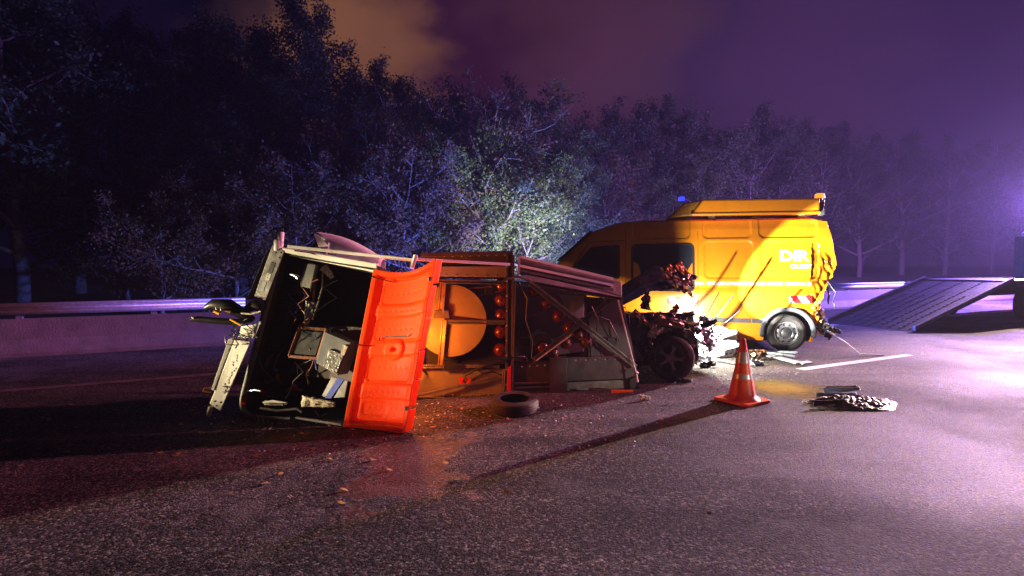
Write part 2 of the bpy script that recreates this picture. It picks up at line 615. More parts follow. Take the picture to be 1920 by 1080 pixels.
def strip_quad(t0, t1, n, w, z=0.004):
    return [rp(t0, n - w / 2, z), rp(t1, n - w / 2, z), rp(t1, n + w / 2, z), rp(t0, n + w / 2, z)]


tl = on_ground(1500, 693)
T0 = tl.dot(RD)
for k in (0, 13, 26):
    sheet('lane_line', strip_quad(T0 + k, T0 + k + 3.0, tl.dot(RN), 0.16), 'road_paint')
sheet('edge_line', strip_quad(6, 120, 8.95, 0.2), 'road_paint')
sheet('edge_line', strip_quad(-90, 5.0, 8.95, 0.16), 'shaded_paint')  # left length, darkened to stand in for shade

# concrete barrier with a steel rail on it
BN = 12.35
bar_root = empty('concrete_barrier', rp(0, BN))
tag(bar_root, 'long concrete safety barrier in segments at the road edge', 'barrier')
prof = [(-0.30, 0), (-0.30, 0.08), (-0.14, 0.30), (-0.09, 0.66), (0.09, 0.66), (0.14, 0.30), (0.30, 0.08), (0.30, 0)]
seg_me = None
for i in range(-7, 14):
    m = MB()
    m.prism([rp(i * 6.0 + 0.015, BN + a, z) for a, z in prof][::-1], RD * 5.97)
    m.build('segment', MATS['concrete'], bar_root, bevel=0.01)
rail_root = empty('guard_rail', rp(0, BN, 0.66))
tag(rail_root, 'steel crash rail on short posts along the top of the concrete barrier', 'guard rail')
wv = [(0.0, .955), (-.045, .945), (-.055, .91), (-.02, .875), (-.02, .845), (-.055, .81), (-.055, .775), (-.02, .74), (0.0, .735)]
for i in range(-7, 14):
    m = MB()
    ring = [rp(i * 6.0 + .01, BN - 0.05 + a, z - .01) for a, z in wv]
    n = len(ring)
    m.add(ring + [p + RD * 5.98 for p in ring], [(k, k + 1, k + 1 + n, k + n) for k in range(n - 1)])
    o = m.build('rail', MATS['galvanised'], rail_root, smooth=50)
    s = o.modifiers.new('solid', 'SOLIDIFY')
    s.thickness = 0.005
for i in range(-20, 40):
    m = MB()
    m.box(rp(i * 2.0 + .4, BN + 0.02, 0.77), (0.09, 0.09, 0.30), Matrix.Rotation(math.atan2(.4472, .8944), 3, 'Z'))
    m.build('post', MATS['galvanised'], rail_root)


# ================================================================ trees
def tree_mesh(seed, h, spread, n1, n2, n3, per, leaf, low=0.15, mat_leaf='leaf_green', mat_wood='bark', size=1.0, limb=1.0, stems=1):
    rg = random.Random(seed)
    wood = MB()
    pts = []

    def rv(s=1.0):
        return Vector((rg.gauss(0, s), rg.gauss(0, s), rg.gauss(0, s)))

    for st in range(stems):
        base = Vector((rg.uniform(-.4, .4), rg.uniform(-.4, .4), 0)) if stems > 1 else Vector((0, 0, 0))
        lean = Vector((rg.uniform(-.14, .14), rg.uniform(-.14, .14), 0)) * (2.4 if stems > 1 else 1)
        hh = h * (rg.uniform(.75, 1) if st else 1)
        path, p = [], base.copy()
        K = 9
        for i in range(K + 1):
            path.append(p.copy())
            p = p + (Vector((0, 0, 1)) + lean + rv(.06)) * (hh / K)
        r0 = 0.017 * hh / math.sqrt(stems) + .03
        wood.tube([q - Vector((0, 0, .3)) if i == 0 else q for i, q in enumerate(path)],
                  [r0 * (1 - .9 * i / K) for i in range(K + 1)], 8)
        for b in range(n1):
            f = low + (0.97 - low) * (b + rg.random()) / n1
            k = min(int(f * K), K - 1)
            q = path[k].lerp(path[k + 1], f * K - k)
            a = b * 2.4 + rg.uniform(-.5, .5)
            shape = math.sin(math.pi * min(1, .18 + .82 * (f - low) / (1 - low)) ** .8)
            L = spread * (0.35 + .75 * max(0, shape)) * rg.uniform(.75, 1.2)
            d = Vector((math.cos(a), math.sin(a), rg.uniform(.25, .8))).normalized()
            p1 = [q]
            for i in range(5):
                d = (d + rv(.13) + Vector((0, 0, .05))).normalized()
                p1.append(p1[-1] + d * L / 5)
            r1 = r0 * (1 - f) * .5 + .012 * limb
            wood.tube(p1, [r1 * (1 - .85 * i / 5) for i in range(6)], 5, cap=False)
            for c in range(n2):
                g = .25 + .75 * (c + rg.random()) / n2
                k2 = min(int(g * 5), 4)
                q2 = p1[k2].lerp(p1[k2 + 1], g * 5 - k2)
                d2 = (d + rv(.55) + Vector((0, 0, .15))).normalized()
                L2 = L * rg.uniform(.25, .5)
                p2 = [q2]
                for i in range(3):
                    d2 = (d2 + rv(.2)).normalized()
                    p2.append(p2[-1] + d2 * L2 / 3)
                wood.tube(p2, [r1 * .38, r1 * .3, r1 * .2, .003], 4, cap=False)
                for e in range(n3):
                    q3 = p2[rg.randint(1, 3)]
                    d3 = (d2 + rv(.7)).normalized()
                    L3 = L2 * rg.uniform(.35, .8)
                    end = q3 + d3 * L3
                    wood.tube([q3, q3.lerp(end, .5) + rv(.02), end], [.006 * limb, .005 * limb, .002], 3, cap=False)
                    m = int(per * rg.uniform(.3, 1.5))
                    for i in range(m):
                        pts.append(q3.lerp(end, rg.random()) + rv(.10 * size))
    P = np.array([tuple(p) for p in pts], dtype=np.float64) if pts else np.zeros((0, 3))
    n = len(P)
    r = np.random.default_rng(seed)
    me = bpy.data.meshes.new('crown')
    if n:
        A = r.normal(size=(n, 3))
        A[:, 2] -= .3
        A /= np.linalg.norm(A, axis=1)[:, None]
        B = np.cross(A, r.normal(size=(n, 3)))
        B /= np.linalg.norm(B, axis=1)[:, None]
        s = (leaf * r.uniform(.6, 1.3, size=n))[:, None]
        V = np.empty((n, 4, 3))
        V[:, 0] = P
        V[:, 1] = P + A * s * .5 + B * s * .30
        V[:, 2] = P + A * s
        V[:, 3] = P + A * s * .5 - B * s * .30
        me.vertices.add(n * 4)
        me.vertices.foreach_set('co', V.reshape(-1))
        me.loops.add(n * 4)
        me.loops.foreach_set('vertex_index', np.arange(n * 4, dtype=np.int32))
        me.polygons.add(n)
        me.polygons.foreach_set('loop_start', np.arange(0, n * 4, 4, dtype=np.int32))
        me.polygons.foreach_set('loop_total', np.full(n, 4, dtype=np.int32))
        me.update(calc_edges=True)
        me.materials.append(MATS[mat_leaf])
    w = wood.mesh('trunk', 60)
    w.materials.append(MATS[mat_wood])
    return w, me


PROTO = {
    'leafy': tree_mesh(11, 6.0, 2.4, 22, 6, 5, 42, .105, .06, 'leaf_green', 'bark', 1.3),
    'tall': tree_mesh(12, 11.0, 3.1, 26, 6, 5, 36, .125, .12, 'leaf_dark', 'bark', 1.5),
    'broad': tree_mesh(13, 9.0, 3.4, 24, 6, 5, 36, .125, .10, 'leaf_dark', 'bark', 1.5),
    'sparse': tree_mesh(14, 8.0, 2.7, 20, 6, 5, 9, .11, .22, 'leaf_autumn', 'pale_bark', 1.2, 1.5),
    'stems': tree_mesh(15, 5.5, 1.8, 9, 5, 4, 24, .10, .30, 'leaf_autumn', 'pale_bark', 1.0, 1.3, 5),
    'autumn': tree_mesh(16, 4.2, 1.8, 16, 5, 5, 34, .10, .08, 'leaf_autumn', 'bark', 1.1),
    'slim': tree_mesh(17, 7.5, 1.9, 24, 5, 5, 32, .10, .08, 'leaf_green', 'pale_bark', 1.1),
}
PH = {'leafy': 6.0, 'tall': 11.0, 'broad': 9.0, 'sparse': 8.0, 'stems': 5.5, 'autumn': 4.2, 'slim': 7.5}
TL = {
    'leafy': 'low leafy green tree lit by the lamps behind the barrier',
    'tall': 'tall dark leafy tree in the wood behind the barrier',
    'broad': 'broad dark round-crowned tree in the wood behind the barrier',
    'sparse': 'nearly bare tree with pale forking branches behind the barrier',
    'stems': 'thicket of thin pale stems with few leaves behind the barrier',
    'autumn': 'low shrubby tree with brown autumn leaves behind the barrier',
    'slim': 'slim upright green tree behind the barrier',
}
TN = {'leafy': 'leafy_tree', 'tall': 'tall_tree', 'broad': 'broad_tree', 'sparse': 'bare_tree', 'stems': 'thin_stemmed_tree',
      'autumn': 'autumn_shrub', 'slim': 'slim_tree'}
tree_list = [
    ('broad', 40, 15, 9), ('tall', 150, 20, 10), ('broad', 235, 17, 8), ('autumn', 300, 13.2, 3.0), ('tall', 345, 22, 10),
    ('slim', 370, 16, 5.6), ('autumn', 440, 14.6, 3.6), ('tall', 455, 21, 10.2), ('tall', 590, 23.5, 12.2), ('broad', 520, 18, 7.2),
    ('stems', 570, 15.6, 4.4), ('broad', 650, 21, 8.6), ('stems', 735, 16.6, 5.0), ('tall', 715, 25, 9.4), ('sparse', 690, 17.6, 6.2),
    ('autumn', 800, 16.6, 3.8), ('broad', 800, 23, 8.0), ('leafy', 905, 17.6, 4.9), ('sparse', 945, 19.0, 7.2), ('leafy', 985, 18.0, 4.6),
    ('slim', 1000, 22, 8.2), ('broad', 905, 26, 8.8), ('slim', 1062, 19.2, 5.6), ('leafy', 1050, 20.5, 4.6), ('broad', 1090, 26, 7.6),
    ('autumn', 1130, 22.5, 5.0), ('slim', 1190, 25, 6.4), ('broad', 1200, 31, 9.2), ('tall', 1265, 35, 11.2), ('broad', 1335, 34, 9.6),
    ('tall', 1400, 40, 11.6), ('broad', 1465, 40, 10.6), ('tall', 1540, 44, 11.8), ('broad', 1610, 44, 10.4), ('tall', 1690, 48, 12.0),
    ('broad', 1770, 50, 11.0), ('tall', 1860, 54, 12.6), ('broad', 1950, 56, 12.0), ('broad', -60, 19, 10), ('slim', 1290, 29, 7.0),
]
TREE_LABEL = {
    ('tall', 590): 'tallest tree of the wood, its pointed dark crown against the brown cloud',
    ('autumn', 440): 'rounded shrub with russet leaves hanging over the rail beside the trailer tail boards',
    ('autumn', 300): 'low russet shrub by the rail, away from the trailer past the larger russet one',
    ('autumn', 800): 'russet shrub low behind the orange lid and the trailer top sheet',
    ('autumn', 1130): 'russet shrub just beyond the van windscreen',
    ('stems', 735): 'cluster of thin blue-lit stems behind the trailer mudguard and lid',
    ('stems', 570): 'cluster of thin stems behind the trailer tail boards',
    ('sparse', 945): 'nearly bare tree with pale forking branches rising out of the brightly lit green tree',
    ('sparse', 690): 'nearly bare pale-branched tree behind the trailer mudguard',
    ('leafy', 905): 'low leafy green tree, best lit of all, behind the lamp frame',
    ('leafy', 985): 'low leafy green tree between the best lit tree and the van windscreen',
    ('leafy', 1050): 'low leafy blue-lit tree directly beyond the van windscreen',
    ('slim', 1000): 'slim upright tree standing above the lit green trees',
    ('slim', 1062): 'slim blue-lit tree beside the van windscreen',
    ('slim', 370): 'slim upright tree between the two russet shrubs',
    ('slim', 1190): 'slim upright tree behind the front of the van roof',
    ('slim', 1290): 'slim upright tree behind the blue lamp of the van roof box',
    ('broad', 520): 'broad low dark tree in front of the tallest tree',
    ('broad', 1335): 'broad dark tree behind the middle of the van roof box',
    ('tall', 1400): 'tall dark tree behind the middle of the van roof box',
    ('broad', 1465): 'broad dark tree behind the rear half of the van roof box',
    ('tall', 1540): 'tall dark tree behind the amber beacon of the van',
    ('broad', 1610): 'broad dark tree beyond the rear of the van',
    ('tall', 1690): 'tall dark tree behind the lowered ramp',
    ('broad', 1770): 'broad dark tree behind the raised end of the ramp',
    ('tall', 1860): 'tall dark tree behind the recovery truck deck',
    ('broad', 1200): 'broad dark tree behind the van windscreen and front roof',
    ('broad', 1090): 'broad dark tree above the blue-lit tree at the van windscreen',
    ('broad', 905): 'broad dark tree standing behind the best lit green tree',
    ('broad', 800): 'broad dark tree above the russet shrub behind the orange lid',
    ('broad', 650): 'broad dark tree next to the tallest tree, on its van side',
    ('tall', 715): 'tall dark tree between the tallest tree and the bare-topped lit clump',
    ('tall', 455): 'tall dark tree next to the tallest tree, on the side away from the van',
    ('tall', 1265): 'tall dark tree behind the van roof box nose',
}
for k, (kind, px, Y, h) in enumerate(tree_list):
    x = (px - 960) / 1000 * Y
    p = Vector((x, Y, 0))
    t_, n_ = p.dot(RD), p.dot(RN)
    n_ = max(n_, 13.6)
    p = rp(t_, n_, 0)
    z = tz(t_, n_)
    root = empty(TN[kind], (p.x, p.y, z), rnd.uniform(0, 6.28))
    s = (h + .3 - z) / PH[kind]
    root.scale = (s * rnd.uniform(.95, 1.15), s * rnd.uniform(.95, 1.15), s)
    w, c = PROTO[kind]
    for nm, me in (('trunk', w), ('crown', c)):
        o = bpy.data.objects.new(nm, me)
        col.objects.link(o)
        o.parent = root
    tag(root, TREE_LABEL.get((kind, px), TL[kind]), 'shrub' if kind == 'autumn' else 'tree', 'trees behind the barrier')

# ================================================================ the yellow works van
VA = R(12)
VO = Vector((5.08, 9.80, 0))
VF = Vector((-math.cos(VA), math.sin(VA), 0))      # forward
VN = Vector((-math.sin(VA), -math.cos(VA), 0))     # out of the near side
VW = 1.99


def V3(u, v, z):
    return VO + VF * u + VN * v + Vector((0, 0, z))


van = empty('works_van', VO + VN * (-VW / 2), math.atan2(VF.y, VF.x))
tag(van, 'yellow-orange works van with crushed rear corner and a lamp box on its roof', 'van')


def sstep(a, b, x):
    t = min(1, max(0, (x - a) / (b - a)))
    return t * t * (3 - 2 * t)


def interp(x, pts):
    if x <= pts[0][0]:
        return pts[0][1]
    for (a, b), (c, d) in zip(pts, pts[1:]):
        if x <= c:
            return b + (d - b) * (x - a) / (c - a)
    return pts[-1][1]


def rrect(u, z, u0, u1, z0, z1, r, soft):
    """1 inside a rounded rectangle, 0 outside"""
    cu, cz = (u0 + u1) / 2, (z0 + z1) / 2
    dx, dz = abs(u - cu) - (u1 - u0) / 2 + r, abs(z - cz) - (z1 - z0) / 2 + r
    d = math.hypot(max(dx, 0), max(dz, 0)) + min(max(dx, dz), 0) - r
    return 1 - sstep(-soft / 2, soft / 2, d)


PRESS = [(.59, 1.46, 1.36, 2.06), (-.55, .46, 1.36, 2.05), (.62, 1.49, 2.12, 2.48), (-.52, .48, 2.12, 2.48), (1.72, 2.8, 2.12, 2.48)]
SIDE = [(.18, -.07), (.30, -.02), (.55, 0.0), (1.08, 0.0), (1.13, -.004), (1.18, -.028), (1.4, -.04), (2.05, -.13), (2.30, -.19), (2.5, -.27)]


def vside(u, z):
    v = interp(z, SIDE)
    for q in PRESS:
        v -= .024 * rrect(u, z, *q, .10, .03)
    v -= .35 * max(0, u - 4.2) ** 2
    # stoved-in rear corner
    k = sstep(interp(z, [(.9, .1), (1.35, -.40), (2.2, -.44)]), -.80, u) * sstep(2.1, 1.55, z)
    if k > 0:
        v += k * (.20 * abs(mnoise.noise(Vector((u * 5.2 + z * 1.5, z * 2.2, 3)))) + .09 * abs(mnoise.noise(Vector((u * 9 - z * 3, z * 6, 8)))) - .10)
        v -= sstep(-.25, -.72, u) * sstep(.9, 1.35, z) * sstep(2.2, 1.75, z) * .10
    return v


ROOF = [(-.9, 2.46), (-.5, 2.52), (2.6, 2.52), (3.0, 2.49), (3.3, 2.42), (3.62, 2.29), (3.95, 1.99), (4.32, 1.65), (4.45, 1.48), (4.9, 1.28), (5.03, 1.0), (5.06, .8)]
REAR = [(.2, -.42), (.6, -.50), (.9, -.53), (1.15, -.64), (1.4, -.78), (1.65, -.86), (1.9, -.80), (2.2, -.74), (2.5, -.66)]


def vu(s, z):
    if s > -.15:
        return s
    k = (s + .15) / (-.67)
    e = interp(z, REAR)
    e += (.07 * abs(mnoise.noise(Vector((z * 5, 2, 1)))) + .04 * abs(mnoise.noise(Vector((z * 13, 4, 1)))) - .03) * sstep(2.2, 1.75, z)
    return -.15 + k * (e + .15)


stations = [(-.82 + 5.88 * i / 290) for i in range(291)]
NS, NR, NF = 110, 10, 12
body = MB()
loops = []
for s in stations:
    zr = interp(s, ROOF)
    zs = zr - .13
    lp = []
    for i in range(NS + 1):
        z = .20 + (zs - .20) * i / NS
        u = vu(s, z)
        lp.append((u, vside(u, z), z))
    u0 = vu(s, zs)
    v0 = vside(s, zs)
    for i in range(1, NR):
        a = math.pi * i / NR
        vv = -VW / 2 + (v0 + VW / 2) * (math.copysign(abs(math.cos(a)) ** .55, math.cos(a)))
        lp.append((u0, vv, zs + .13 * math.sin(a) ** .55))
    for i in range(NF + 1):
        z = zs + (.20 - zs) * i / NF
        lp.append((vu(s, z), -VW - interp(z, SIDE) + .35 * max(0, s - 4.2) ** 2, z))
    loops.append(lp)
M = len(loops[0])
vs = [V3(*p) for lp in loops for p in lp]
fs = []
for i in range(len(loops) - 1):
    for j in range(M):
        j2 = (j + 1) % M
        q = [loops[i][j], loops[i + 1][j], loops[i + 1][j2], loops[i][j2]]
        cu = sum(p[0] for p in q) / 4
        cv = sum(p[1] for p in q) / 4
        cz = sum(p[2] for p in q) / 4
        if j < NS and (math.hypot(cu, cz - .36) < .415 or math.hypot(cu - 3.95, cz - .36) < .415):
            continue
        fs.append((i * M + j, i * M + j2, (i + 1) * M + j2, (i + 1) * M + j))
fs.append(tuple(range(M)))
fs.append(tuple((len(loops) - 1) * M + j for j in range(M - 1, -1, -1)))
body.add(vs, fs)
body.build('body', MATS['yellow_paint'], van, smooth=24)


def side_patch(name, poly, off, mat, parent=van, thick=.02):
    """thin plate that follows the near side; poly in (u, z)"""
    c = (sum(p[0] for p in poly) / len(poly), sum(p[1] for p in poly) / len(poly))
    rings = [1, .66, .33]
    m = MB()
    vs, fs = [], []
    n = len(poly)
    vs += [V3(u, interp(z, SIDE) - .35 * max(0, u - 4.2) ** 2 + off - thick, z) for u, z in poly]
    for k in rings:
        for u, z in poly:
            uu, zz = c[0] + (u - c[0]) * k, c[1] + (z - c[1]) * k
            vs.append(V3(uu, interp(zz, SIDE) - .35 * max(0, uu - 4.2) ** 2 + off, zz))
    vs.append(V3(c[0], interp(c[1], SIDE) + off, c[1]))
    for r_ in range(3):
        for k in range(n):
            k2 = (k + 1) % n
            fs.append((r_ * n + k, r_ * n + k2, (r_ + 1) * n + k2, (r_ + 1) * n + k))
    for k in range(n):
        fs.append((3 * n + k, 3 * n + (k + 1) % n, 4 * n))
    m.add(vs, fs)
    return m.build(name, MATS[mat], parent, smooth=40)


def rpoly(pts, r, n=5):
    """polygon with rounded corners"""
    out = []
    m = len(pts)
    for i in range(m):
        p, a, b = Vector(pts[i]), Vector(pts[i - 1]), Vector(pts[(i + 1) % m])
        da, db = (a - p).normalized(), (b - p).normalized()
        for k in range(n + 1):
            t = k / n
            q = (p + da * r) * (1 - t) ** 2 + p * 2 * t * (1 - t) + (p + db * r) * t ** 2
            out.append((q.x, q.y))
    return out


def ring_frame(name, poly, width, off, mat, parent=van):
    c = (sum(p[0] for p in poly) / len(poly), sum(p[1] for p in poly) / len(poly))
    n = len(poly)
    vs, fs = [], []
    inner = []
    for u, z in poly:
        d = Vector((c[0] - u, c[1] - z))
        d = d.normalized() * width
        inner.append((u + d.x, z + d.y))
    for pl, o_ in ((poly, off - .02), (poly, off), (inner, off), (inner, off - .02)):
        for u, z in pl:
            vs.append(V3(u, interp(z, SIDE) - .35 * max(0, u - 4.2) ** 2 + o_, z))
    for r_ in range(3):
        for k in range(n):
            k2 = (k + 1) % n
            fs.append((r_ * n + k, r_ * n + k2, (r_ + 1) * n + k2, (r_ + 1) * n + k))
    return MB().add(vs, fs).build(name, MATS[mat], parent)


dw = rpoly([(4.02, 1.50), (3.60, 1.97), (3.04, 2.01), (3.03, 1.34), (3.92, 1.34)], .07)
cw = rpoly([(2.83, 2.02), (1.64, 2.03), (1.63, 1.10), (2.82, 1.12)], .12)
for poly in (dw, cw):
    w = side_patch('window', poly, .004, 'window_glass')
    ring_frame('window_seal', poly, .05, .014, 'rubber', w)
# windscreen and hatch seams
m = MB()
ws = [(4.30, 1.68), (3.64, 2.285)]
for a, b in ((-.14, -.14),):
    (u0, z0), (u1, z1) = ws
    m.slab([V3(u0, -.12, z0 + .02), V3(u0, -VW + .12, z0 + .02), V3(u1, -VW + .24, z1 + .015), V3(u1, -.24, z1 + .015)], (VF * -.02))
m.build('windscreen', MATS['window_glass'], van)


def seam(pts, w=.010):
    for (u0, z0), (u1, z1) in zip(pts, pts[1:]):
        n = max(2, int(math.hypot(u1 - u0, z1 - z0) / .12))
        mm = MB()
        path = []
        for i in range(n + 1):
            u, z = u0 + (u1 - u0) * i / n, z0 + (z1 - z0) * i / n
            path.append(V3(u, vside(u, z) - .001, z))
        mm.tube(path, w / 2, 4)
        mm.build('door_seam', MATS['dark'], van)


seam([(2.93, .62), (2.93, 2.30)])
seam([(1.575, .30), (1.575, 2.26)])
seam([(4.12, 1.36), (3.64, 2.06), (2.95, 2.10)])
seam([(1.575, 1.105), (-.40, 1.105)], .006)

# plastic rub strips
for a, b in ((.345, .62), (.64, 1.56), (1.60, 2.90), (2.95, 3.40)):
    m = MB()
    m.hexa([V3(a, .022, .53), V3(b, .022, .53), V3(b, .026, .615), V3(a, .026, .615),
            V3(a, -.03, .53), V3(b, -.03, .53), V3(b, -.03, .615), V3(a, -.03, .615)])
    m.build('rub_strip', MATS['grey_plastic'], van, bevel=.008)


def wheel_at(root, c, ax, r, w, hub, steel=True):
    """tyre + rim as parts of a wheel; ax points out of the visible face"""
    ax = Vector(ax).normalized()
    q = ax.to_track_quat('Z', 'Y').to_matrix().to_4x4()
    M4 = Matrix.Translation(c) @ q
    wm = MB()
    h = w / 2
    rr = hub
    wm.lathe([(rr, h * .72), (rr + .015, h * .92), ((r + rr) / 2, h * 1.04), (r - .03, h * .92), (r - .006, h * .72), (r, h * .3), (r, -h * .3),
              (r - .006, -h * .72), (r - .03, -h * .92), ((r + rr) / 2, -h * 1.04), (rr, -h * .8)], M4, 40, close=True)
    for gg in (-.42, -.14, .14, .42):
        pass
    tyre = wm.build('wheel', MATS['tyre'], root, smooth=35)
    for gz in (-.45, -.15, .15, .45):
        gm = MB()
        gm.lathe([(r + .0005, h * gz - .006), (r + .003, h * gz + .0), (r + .0005, h * gz + .006)], M4, 40)
        gm.build('tread_groove', MATS['dark'], tyre)
    rm = MB()
    if steel:
        rm.lathe([(rr + .004, h * .80), (rr - .012, h * .82), (rr - .02, h * .55), (rr - .045, h * .42), (rr * .72, h * .52), (rr * .55, h * .60),
                  (rr * .42, h * .40), (rr * .40, h * .62), (rr * .30, h * .74), (.0, h * .76)], M4, 40)
        rim = rm.build('rim', MATS['rim_steel'], tyre, smooth=40)
        for k in range(10):
            a = 2 * math.pi * k / 10
            hm = MB()
            p = Vector((math.cos(a) * rr * .735, math.sin(a) * rr * .735, h * .53))
            hm.lathe([(0.0, .006), (rr * .075, .004), (rr * .085, -.01)], M4 @ Matrix.Translation(p), 10)
            hm.build('rim_hole', MATS['dark'], rim)
        for k in range(5):
            a = 2 * math.pi * k / 5 + .3
            hm = MB()
            p = Vector((math.cos(a) * rr * .47, math.sin(a) * rr * .47, h * .55))
            hm.lathe([(0.0, .022), (.010, .02), (.012, -.01)], M4 @ Matrix.Translation(p), 6)
            hm.build('wheel_nut', MATS['chrome'], rim)
    else:
        rm.lathe([(rr + .004, h * .80), (rr - .012, h * .82), (rr - .03, h * .5), (rr - .03, -h * .2), (.0, -h * .2)], M4, 40)
        rim = rm.build('rim', MATS['tyre'], tyre, smooth=40)
        for k in range(5):
            a = 2 * math.pi * k / 5
            sm = MB()
            ca, sa = math.cos(a), math.sin(a)
            for da in (-.13, .13):
                cb, sb = math.cos(a + da), math.sin(a + da)
                pts = [(ca * .05 - sa * .02 * math.copysign(1, -da), sa * .05 + ca * .02 * math.copysign(1, -da), h * .62), (cb * (rr - .02), sb * (rr - .02), h * .68)]
                sm.bar(M4 @ Vector(pts[0]), M4 @ Vector(pts[1]), .022, .03, up=ax)
            sm.build('spoke', MATS['rim_steel'], rim, bevel=.004)
        hm = MB()
        hm.lathe([(0, h * .75), (.05, h * .72), (.055, h * .4)], M4, 20)
        hm.build('hub_cap', MATS['rim_steel'], rim, smooth=40)
    return tyre


for uu, vv in ((0, -.12), (3.95, -.12), (0, -VW + .12), (3.95, -VW + .12)):
    wheel_at(van, V3(uu, vv, .345), VN if vv > -1 else -VN, .345, .22, .215)
for uu in (0, 3.95):
    m = MB()   # arch liner
    m.grid(lambda a, b: V3(uu + .43 * math.cos(math.pi * (1.12 * a - .06)), -.02 - .55 * b, .36 + .43 * math.sin(math.pi * (1.12 * a - .06))), 20, 2)
    m.add([V3(uu - .45, -.55, .2), V3(uu + .45, -.55, .2), V3(uu + .45, -.55, .85), V3(uu - .45, -.55, .85)], [(0, 1, 2, 3)])
    m.build('arch_liner', MATS['dark'], van)
    m = MB()   # arch trim

    def trim(a, b):
        an = math.pi * (1.10 * a - .05)
        rr_ = .405 + .075 * b
        return V3(uu + rr_ * math.cos(an), .024 - .02 * (1 - b) ** 3 - (.02 if uu > 1 else 0), .36 + rr_ * math.sin(an))
    m.grid(trim, 26, 4)
    o = m.build('arch_trim', MATS['grey_plastic'], van, smooth=60)
    s = o.modifiers.new('solid', 'SOLIDIFY')
    s.thickness = .03
    s.offset = 0


# lettering on the side
def lettering(text, u_left, u_right, z0, z1, off, mat, name, bold=0.0, parent=van):
    cu = bpy.data.curves.new(name, 'FONT')
    cu.body = text
    cu.size = 1
    cu.offset = bold
    cu.extrude = .004
    to = bpy.data.objects.new(name, cu)
    col.objects.link(to)
    bpy.context.view_layer.update()
    me = bpy.data.meshes.new_from_object(to.evaluated_get(bpy.context.evaluated_depsgraph_get()))
    bpy.data.objects.remove(to)
    co = np.empty(len(me.vertices) * 3)
    me.vertices.foreach_get('co', co)
    co = co.reshape(-1, 3)
    mn, mx_ = co.min(0), co.max(0)
    for v in me.vertices:
        a = (v.co.x - mn[0]) / (mx_[0] - mn[0])
        b = (v.co.y - mn[1]) / (mx_[1] - mn[1])
        u = u_left + (u_right - u_left) * a
        z = z0 + (z1 - z0) * b
        v.co = V3(u, interp(z, SIDE) + off + (0.002 if v.co.z > 0 else 0), z)
    me.materials.clear()
    return link_mesh(name, me, MATS[mat], parent)


lettering('DIR', .125, -.38, 1.68, 1.88, -.014, 'white_decal', 'lettering', .035)
lettering('OUEST', -.055, -.41, 1.545, 1.625, -.014, 'white_decal', 'lettering', .02)
x_ = 1.86
for w_ in ('DIRECTION', 'INTERDEPARTEMENTALE', 'DES', 'ROUTES', 'NATIONALES'):
    L_ = (len(w_) - .25) * 2.265 / 51
    lettering(w_, x_, x_ - L_, 1.235, 1.29, .006, 'white_decal', 'lettering', .02)
    x_ -= (len(w_) + 1) * 2.265 / 51


def chevrons(u0, u1, z0, z1, n, name, mats):
    """slanting red and white warning stripe; u0 at the left"""
    w = (u0 - u1) / n
    sl = w * .8
    for k in range(-1, n + 1):
        a0, a1 = u0 - k * w, u0 - (k + 1) * w
        poly = [(a0, z1), (a1, z1), (a1 - sl, z0), (a0 - sl, z0)]
        poly = [(min(u0, max(u1, u)), z) for u, z in poly]
        if abs(poly[0][0] - poly[1][0]) + abs(poly[2][0] - poly[3][0]) < 1e-3:
            continue
        pts = [V3(u, interp(z, SIDE) + .006, z) for u, z in poly]
        MB().slab(pts, VN * -.01).build(name, MATS[mats[k % 2]], van)


chevrons(2.14, 1.60, .86, 1.00, 4, 'warning_stripe', ('white_decal', 'red_decal'))
chevrons(-.02, -.40, .91, 1.05, 3, 'warning_stripe', ('red_decal', 'white_decal'))

# fuel flap, handle
side_patch('fuel_flap', rpoly([(1.48, .98), (1.32, .98), (1.32, .80), (1.48, .80)], .03), .006, 'yellow_paint')
m = MB()
m.bar(V3(1.70, .0, 1.20), V3(1.88, .0, 1.20), .03, .035)
m.build('door_handle', MATS['rubber'], van, bevel=.008)
m = MB()
m.bar(V3(3.02, -.01, 1.22), V3(3.20, -.01, 1.22), .03, .035)
m.build('door_handle', MATS['rubber'], van, bevel=.008)

# roof box with lamp board
pod = MB()
sec = [(2.12, 2.53), (1.62, 2.82), (-.55, 2.80), (-.55, 2.535)]
near, far = -.15, -VW + .15


def podp(u, v, z):
    return V3(u, v, z)


pod.hexa([podp(1.72, near, 2.565), podp(-.55, near, 2.555), podp(-.55, near, 2.84), podp(1.50, near - .01, 2.865),
          podp(1.72, far, 2.565), podp(-.55, far, 2.555), podp(-.55, far, 2.84), podp(1.50, far + .01, 2.865)])
pb = pod.build('roof_box', MATS['yellow_paint'], van, bevel=.035)
m = MB()
m.hexa([podp(2.14, near - .06, 2.535), podp(1.64, near - .02, 2.575), podp(1.50, near - .05, 2.855), podp(1.82, near - .10, 2.81),
        podp(2.14, far + .06, 2.535), podp(1.64, far + .02, 2.575), podp(1.50, far + .05, 2.855), podp(1.82, far + .10, 2.81)])
m.build('roof_box_nose', MATS['yellow_inner'], pb, bevel=.02)
m = MB()
m.hexa([podp(1.70, near + .02, 2.56), podp(-.56, near + .02, 2.55), podp(-.56, near + .02, 2.60), podp(1.70, near + .02, 2.605),
        podp(1.70, near - .1, 2.56), podp(-.56, near - .1, 2.55), podp(-.56, near - .1, 2.60), podp(1.70, near - .1, 2.605)])
m.build('roof_box_lip', MATS['yellow_paint'], pb, bevel=.015)
for uu in (1.3, .5, -.3):
    m = MB()
    m.box(V3(uu, -VW / 2, 2.535), (.12, 1.3, .07), Matrix.Rotation(VA * -1, 3, 'Z'))
    m.build('roof_box_foot', MATS['grey_plastic'], pb)
